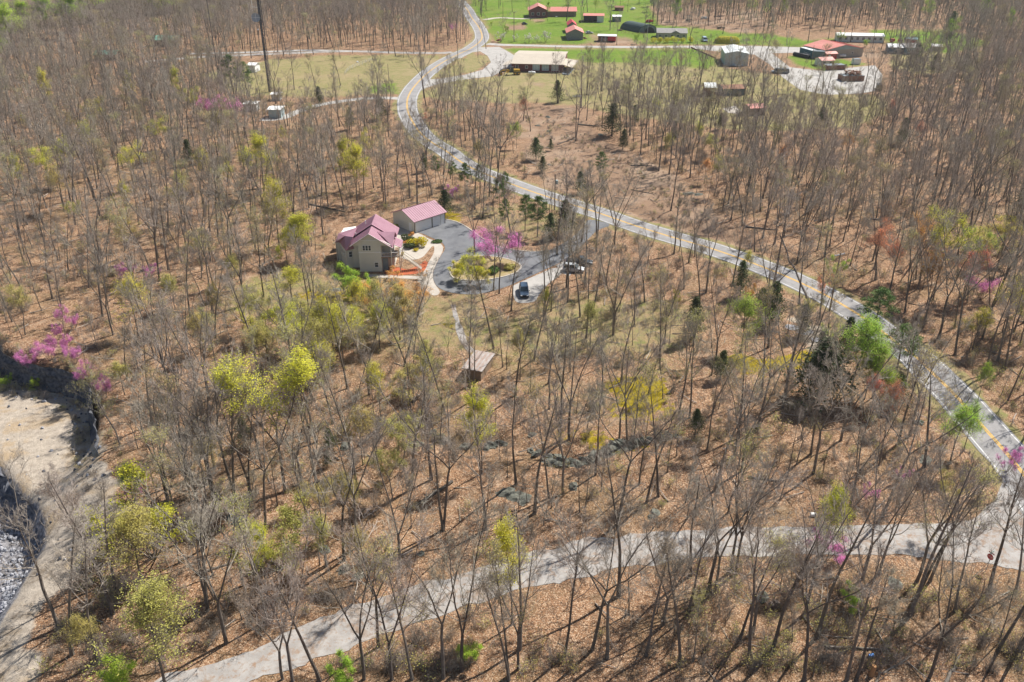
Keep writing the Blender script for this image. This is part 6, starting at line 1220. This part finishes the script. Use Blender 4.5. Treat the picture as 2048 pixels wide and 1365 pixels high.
bo = [bpy.data.objects.new(f'brush_kind_{i}', b) for i, b in enumerate(BR)]
bc = [(rr.uniform(-1, 1)*(Y*.66+30), Y) for Y in [66+340*rr.random()**1.3 for _ in range(13000)]]; BA = np.array(bc)
ok = (pdist(BA[:, 0], BA[:, 1], MAINS) > 5.3) & (sdist(BA[:, 0], BA[:, 1], LOWW) < -1.2) & (sdist(BA[:, 0], BA[:, 1], QUARRY) < -.8)
for p, k in nogoW:
    if k > .92: ok &= ~pip(BA[:, 0], BA[:, 1], p)
for ln in (SIDE, TOWERRD, NORTHRD): ok &= pdist(BA[:, 0], BA[:, 1], ln[::2]) > 3
clump = fbm(BA[:, 0], BA[:, 1], 14, 3); zz = hgt(BA[:, 0], BA[:, 1]); dr_ = pdist(BA[:, 0], BA[:, 1], MAINS)
bpts = [(x, y, z, rr.uniform(.45, 1.25)) for (x, y), o_, c_, z, d_ in zip(bc, ok, clump, zz, dr_) if o_ and rr.random() < max(0, (c_-.36)*3.2)+(.3 if d_ < 12 else 0)]
qx = [(rr.uniform(-115, -38), rr.uniform(95, 155)) for _ in range(4000)]; QA = np.array(qx); s1 = sdist(QA[:, 0], QA[:, 1], QUARRY); zz = hgt(QA[:, 0], QA[:, 1])
bpts += [(x, y, z, rr.uniform(.4, .95)) for (x, y), a, z in zip(qx, s1, zz) if (2.2 < a < 5 and rr.random() < .28) or (-2.2 < a < -.2 and rr.random() < .5)]
CLR = W([(1050, 230), (1150, 225), (1200, 290), (1260, 310), (1340, 352), (1440, 445), (1480, 480), (1340, 455), (1200, 410), (1090, 372), (1065, 330)])
kx = [(rr.uniform(-5, 75), rr.uniform(190, 330)) for _ in range(3200)]; KA = np.array(kx); kin = sdist(KA[:, 0], KA[:, 1], CLR); zz = hgt(KA[:, 0], KA[:, 1]); kc = fbm(KA[:, 0], KA[:, 1], 7, 3)
bpts += [(x, y, z, rr.uniform(.25, .7)) for (x, y), a, z, c_ in zip(kx, kin, zz, kc) if a > 0 and c_ > .47]
scatter('woodland_brush', bpts, bo, 'low twiggy brown brush growing between the woodland trees', 'brush')
# saplings
sc_ = [i for i in range(len(cand)) if keep[i] and rr.random() < .075 and ng[i] < .9 and CY[i] < 420]
scatter('woodland_saplings', [(CX[i]+.7, CY[i]-.6, HH[i], rr.uniform(.22, .5)) for i in sc_], srcs, 'thin grey saplings standing between the taller trees', 'saplings')
# fallen sticks and logs
SM = []
for i in range(4):
    r_ = random.Random(60+i); C = MB(); p, d = grow(r_, (0, 0, .08), (1, 0, 0), 3.2, 5, 0, .06); C.tube(p, [.07, .06, .05, .04, .03, .015], 5)
    for k in range(5): q_, qd = along(p, r_.uniform(.3, .95)); e_ = q_+(qd+perp(qd, r_)*.8)*r_.uniform(.4, 1.1); e_.z = abs(e_.z); C.tube([q_, e_], [.025, .01], 3)
    m_ = C.mesh('stick_shape'); m_.materials.append(M_twig); SM.append(bpy.data.objects.new(f'stick_kind_{i}', m_))
clr_sticks = [(x+.5, y, z+.05, rr.uniform(.7, 1.8)) for (x, y), a, z in zip(kx, kin, zz) if a > 0 and rr.random() < .12]
sp_ = [i for i in range(len(cand)) if keep[i] and rr.random() < .16 and CY[i] < 260 and ng[i] < .93]
scatter('fallen_sticks', [(CX[i]+1, CY[i]+.5, HH[i]+.03, rr.uniform(.4, 1.5)) for i in sp_]+clr_sticks, SM, 'fallen sticks and dead branches on the leaf litter', 'deadwood')
def log(label, x0, y0, x1, y1, r, stub=True):
    a, b = Vector(gat(x0, y0)), Vector(gat(x1, y1)); a.z += r*.8; b.z += r*.7; e = thing('fallen_log', label, 'log', tuple(a), 0, 'fallen logs in the woods'); d = b-a; mb = MB(); n = 8; r_ = random.Random(int(x0*7+y0))
    def pt(f): p = a+d*f; return Vector((p.x, p.y, h1(p.x, p.y)+r*.75))-a+Vector((r_.gauss(0, .05), r_.gauss(0, .05), 0))
    mb.tube([pt(i/n) for i in range(n+1)], [r*(1-.55*i/n) for i in range(n+1)], 7, True); mb.build('log_trunk', M_bark, e)
    mb = MB()
    for k in range(5 if stub else 2): f = r_.uniform(.35, .95); q_ = pt(f); s = perp(d.normalized(), r_); s.z = abs(s.z); mb.tube([q_, q_+(s+d.normalized()*.6)*r_.uniform(.8, 2.2)], [r*.3, .02], 4)
    mb.build('broken_branches', M_bark, e)
for l, *q in [('long dark fallen log reaching down to the left of the big trunk', 905, 965, 810, 1025, .26), ('thick pale fallen log right of the dark rocks', 718, 893, 770, 848, .28), ('fallen log under the bare tree near the bottom right', 1650, 1296, 1775, 1302, .22), ('second fallen log near the bottom right, crossing the first', 1645, 1318, 1700, 1300, .18), ('long log lying behind the rock ledge in the right woods', 1740, 440, 1800, 442, .25),
   ('log lying along the lower edge of the dirt clearing', 1262, 332, 1305, 333, .2), ('thin log on the sandy track', 1262, 380, 1310, 390, .12), ('log among brush at the upper clearing', 1155, 250, 1200, 254, .25), ('log lying toward the highway from the clearing pole', 1115, 290, 1148, 278, .2), ('fallen log in the left hand woods', 470, 385, 530, 378, .25), ('fallen log near the redbuds of the left woods', 280, 545, 325, 525, .22), ('mossy log above the ledge beside the pale plank', 1335, 790, 1350, 775, .2),
   ('fallen log in the woods right of the pole', 1620, 610, 1560, 470, .2), ('leaning dead log among the bottom right trees', 1890, 1370, 1920, 1310, .22), ('dead log at the bottom edge below the orange stump', 1745, 1385, 1760, 1345, .2), ('fallen log left of the worn lane, lower left', 395, 1150, 470, 1125, .2), ('short log by the ledge in the right middle', 1495, 955, 1560, 965, .2), ('fallen pale log near the upper left slope', 180, 545, 235, 520, .2), ('log in the woods beyond the highway ditch', 1490, 455, 1555, 462, .25), ('dark log across the slope behind the garage', 620, 410, 690, 425, .25), ('dark log further up the slope behind the house', 600, 335, 640, 360, .25)]:
    log(l, *q)
mb = MB(); X, Y, z = gat(1742, 1352); mb.tube([(0, 0, 0), (.15, .1, 1.4)], [.3, .24], 8, True); o = mb.build('tree_stump', mat('split_orange_wood', (.45, .24, .11), .9)); o.location = (X, Y, z); tag(o, 'broken orange brown tree stump at the bottom right edge', 'stump')
# ------------------------------------------------------------------ the hazy air of the distance
hz = MB(); hz.box(0, 1800, 7.5, 6400, 5400, 149); hm = bpy.data.materials.new('haze'); hm.use_nodes = True; hn = hm.node_tree; hn.nodes.clear()
pv = hn.nodes.new('ShaderNodeVolumePrincipled'); pv.inputs['Density'].default_value = .00008; pv.inputs['Color'].default_value = (.86, .92, 1, 1); pv.inputs['Anisotropy'].default_value = .2
ho = hn.nodes.new('ShaderNodeOutputMaterial'); hn.links.new(pv.outputs[0], ho.inputs['Volume'])
o = hz.build('haze', hm); o['kind'] = 'stuff'
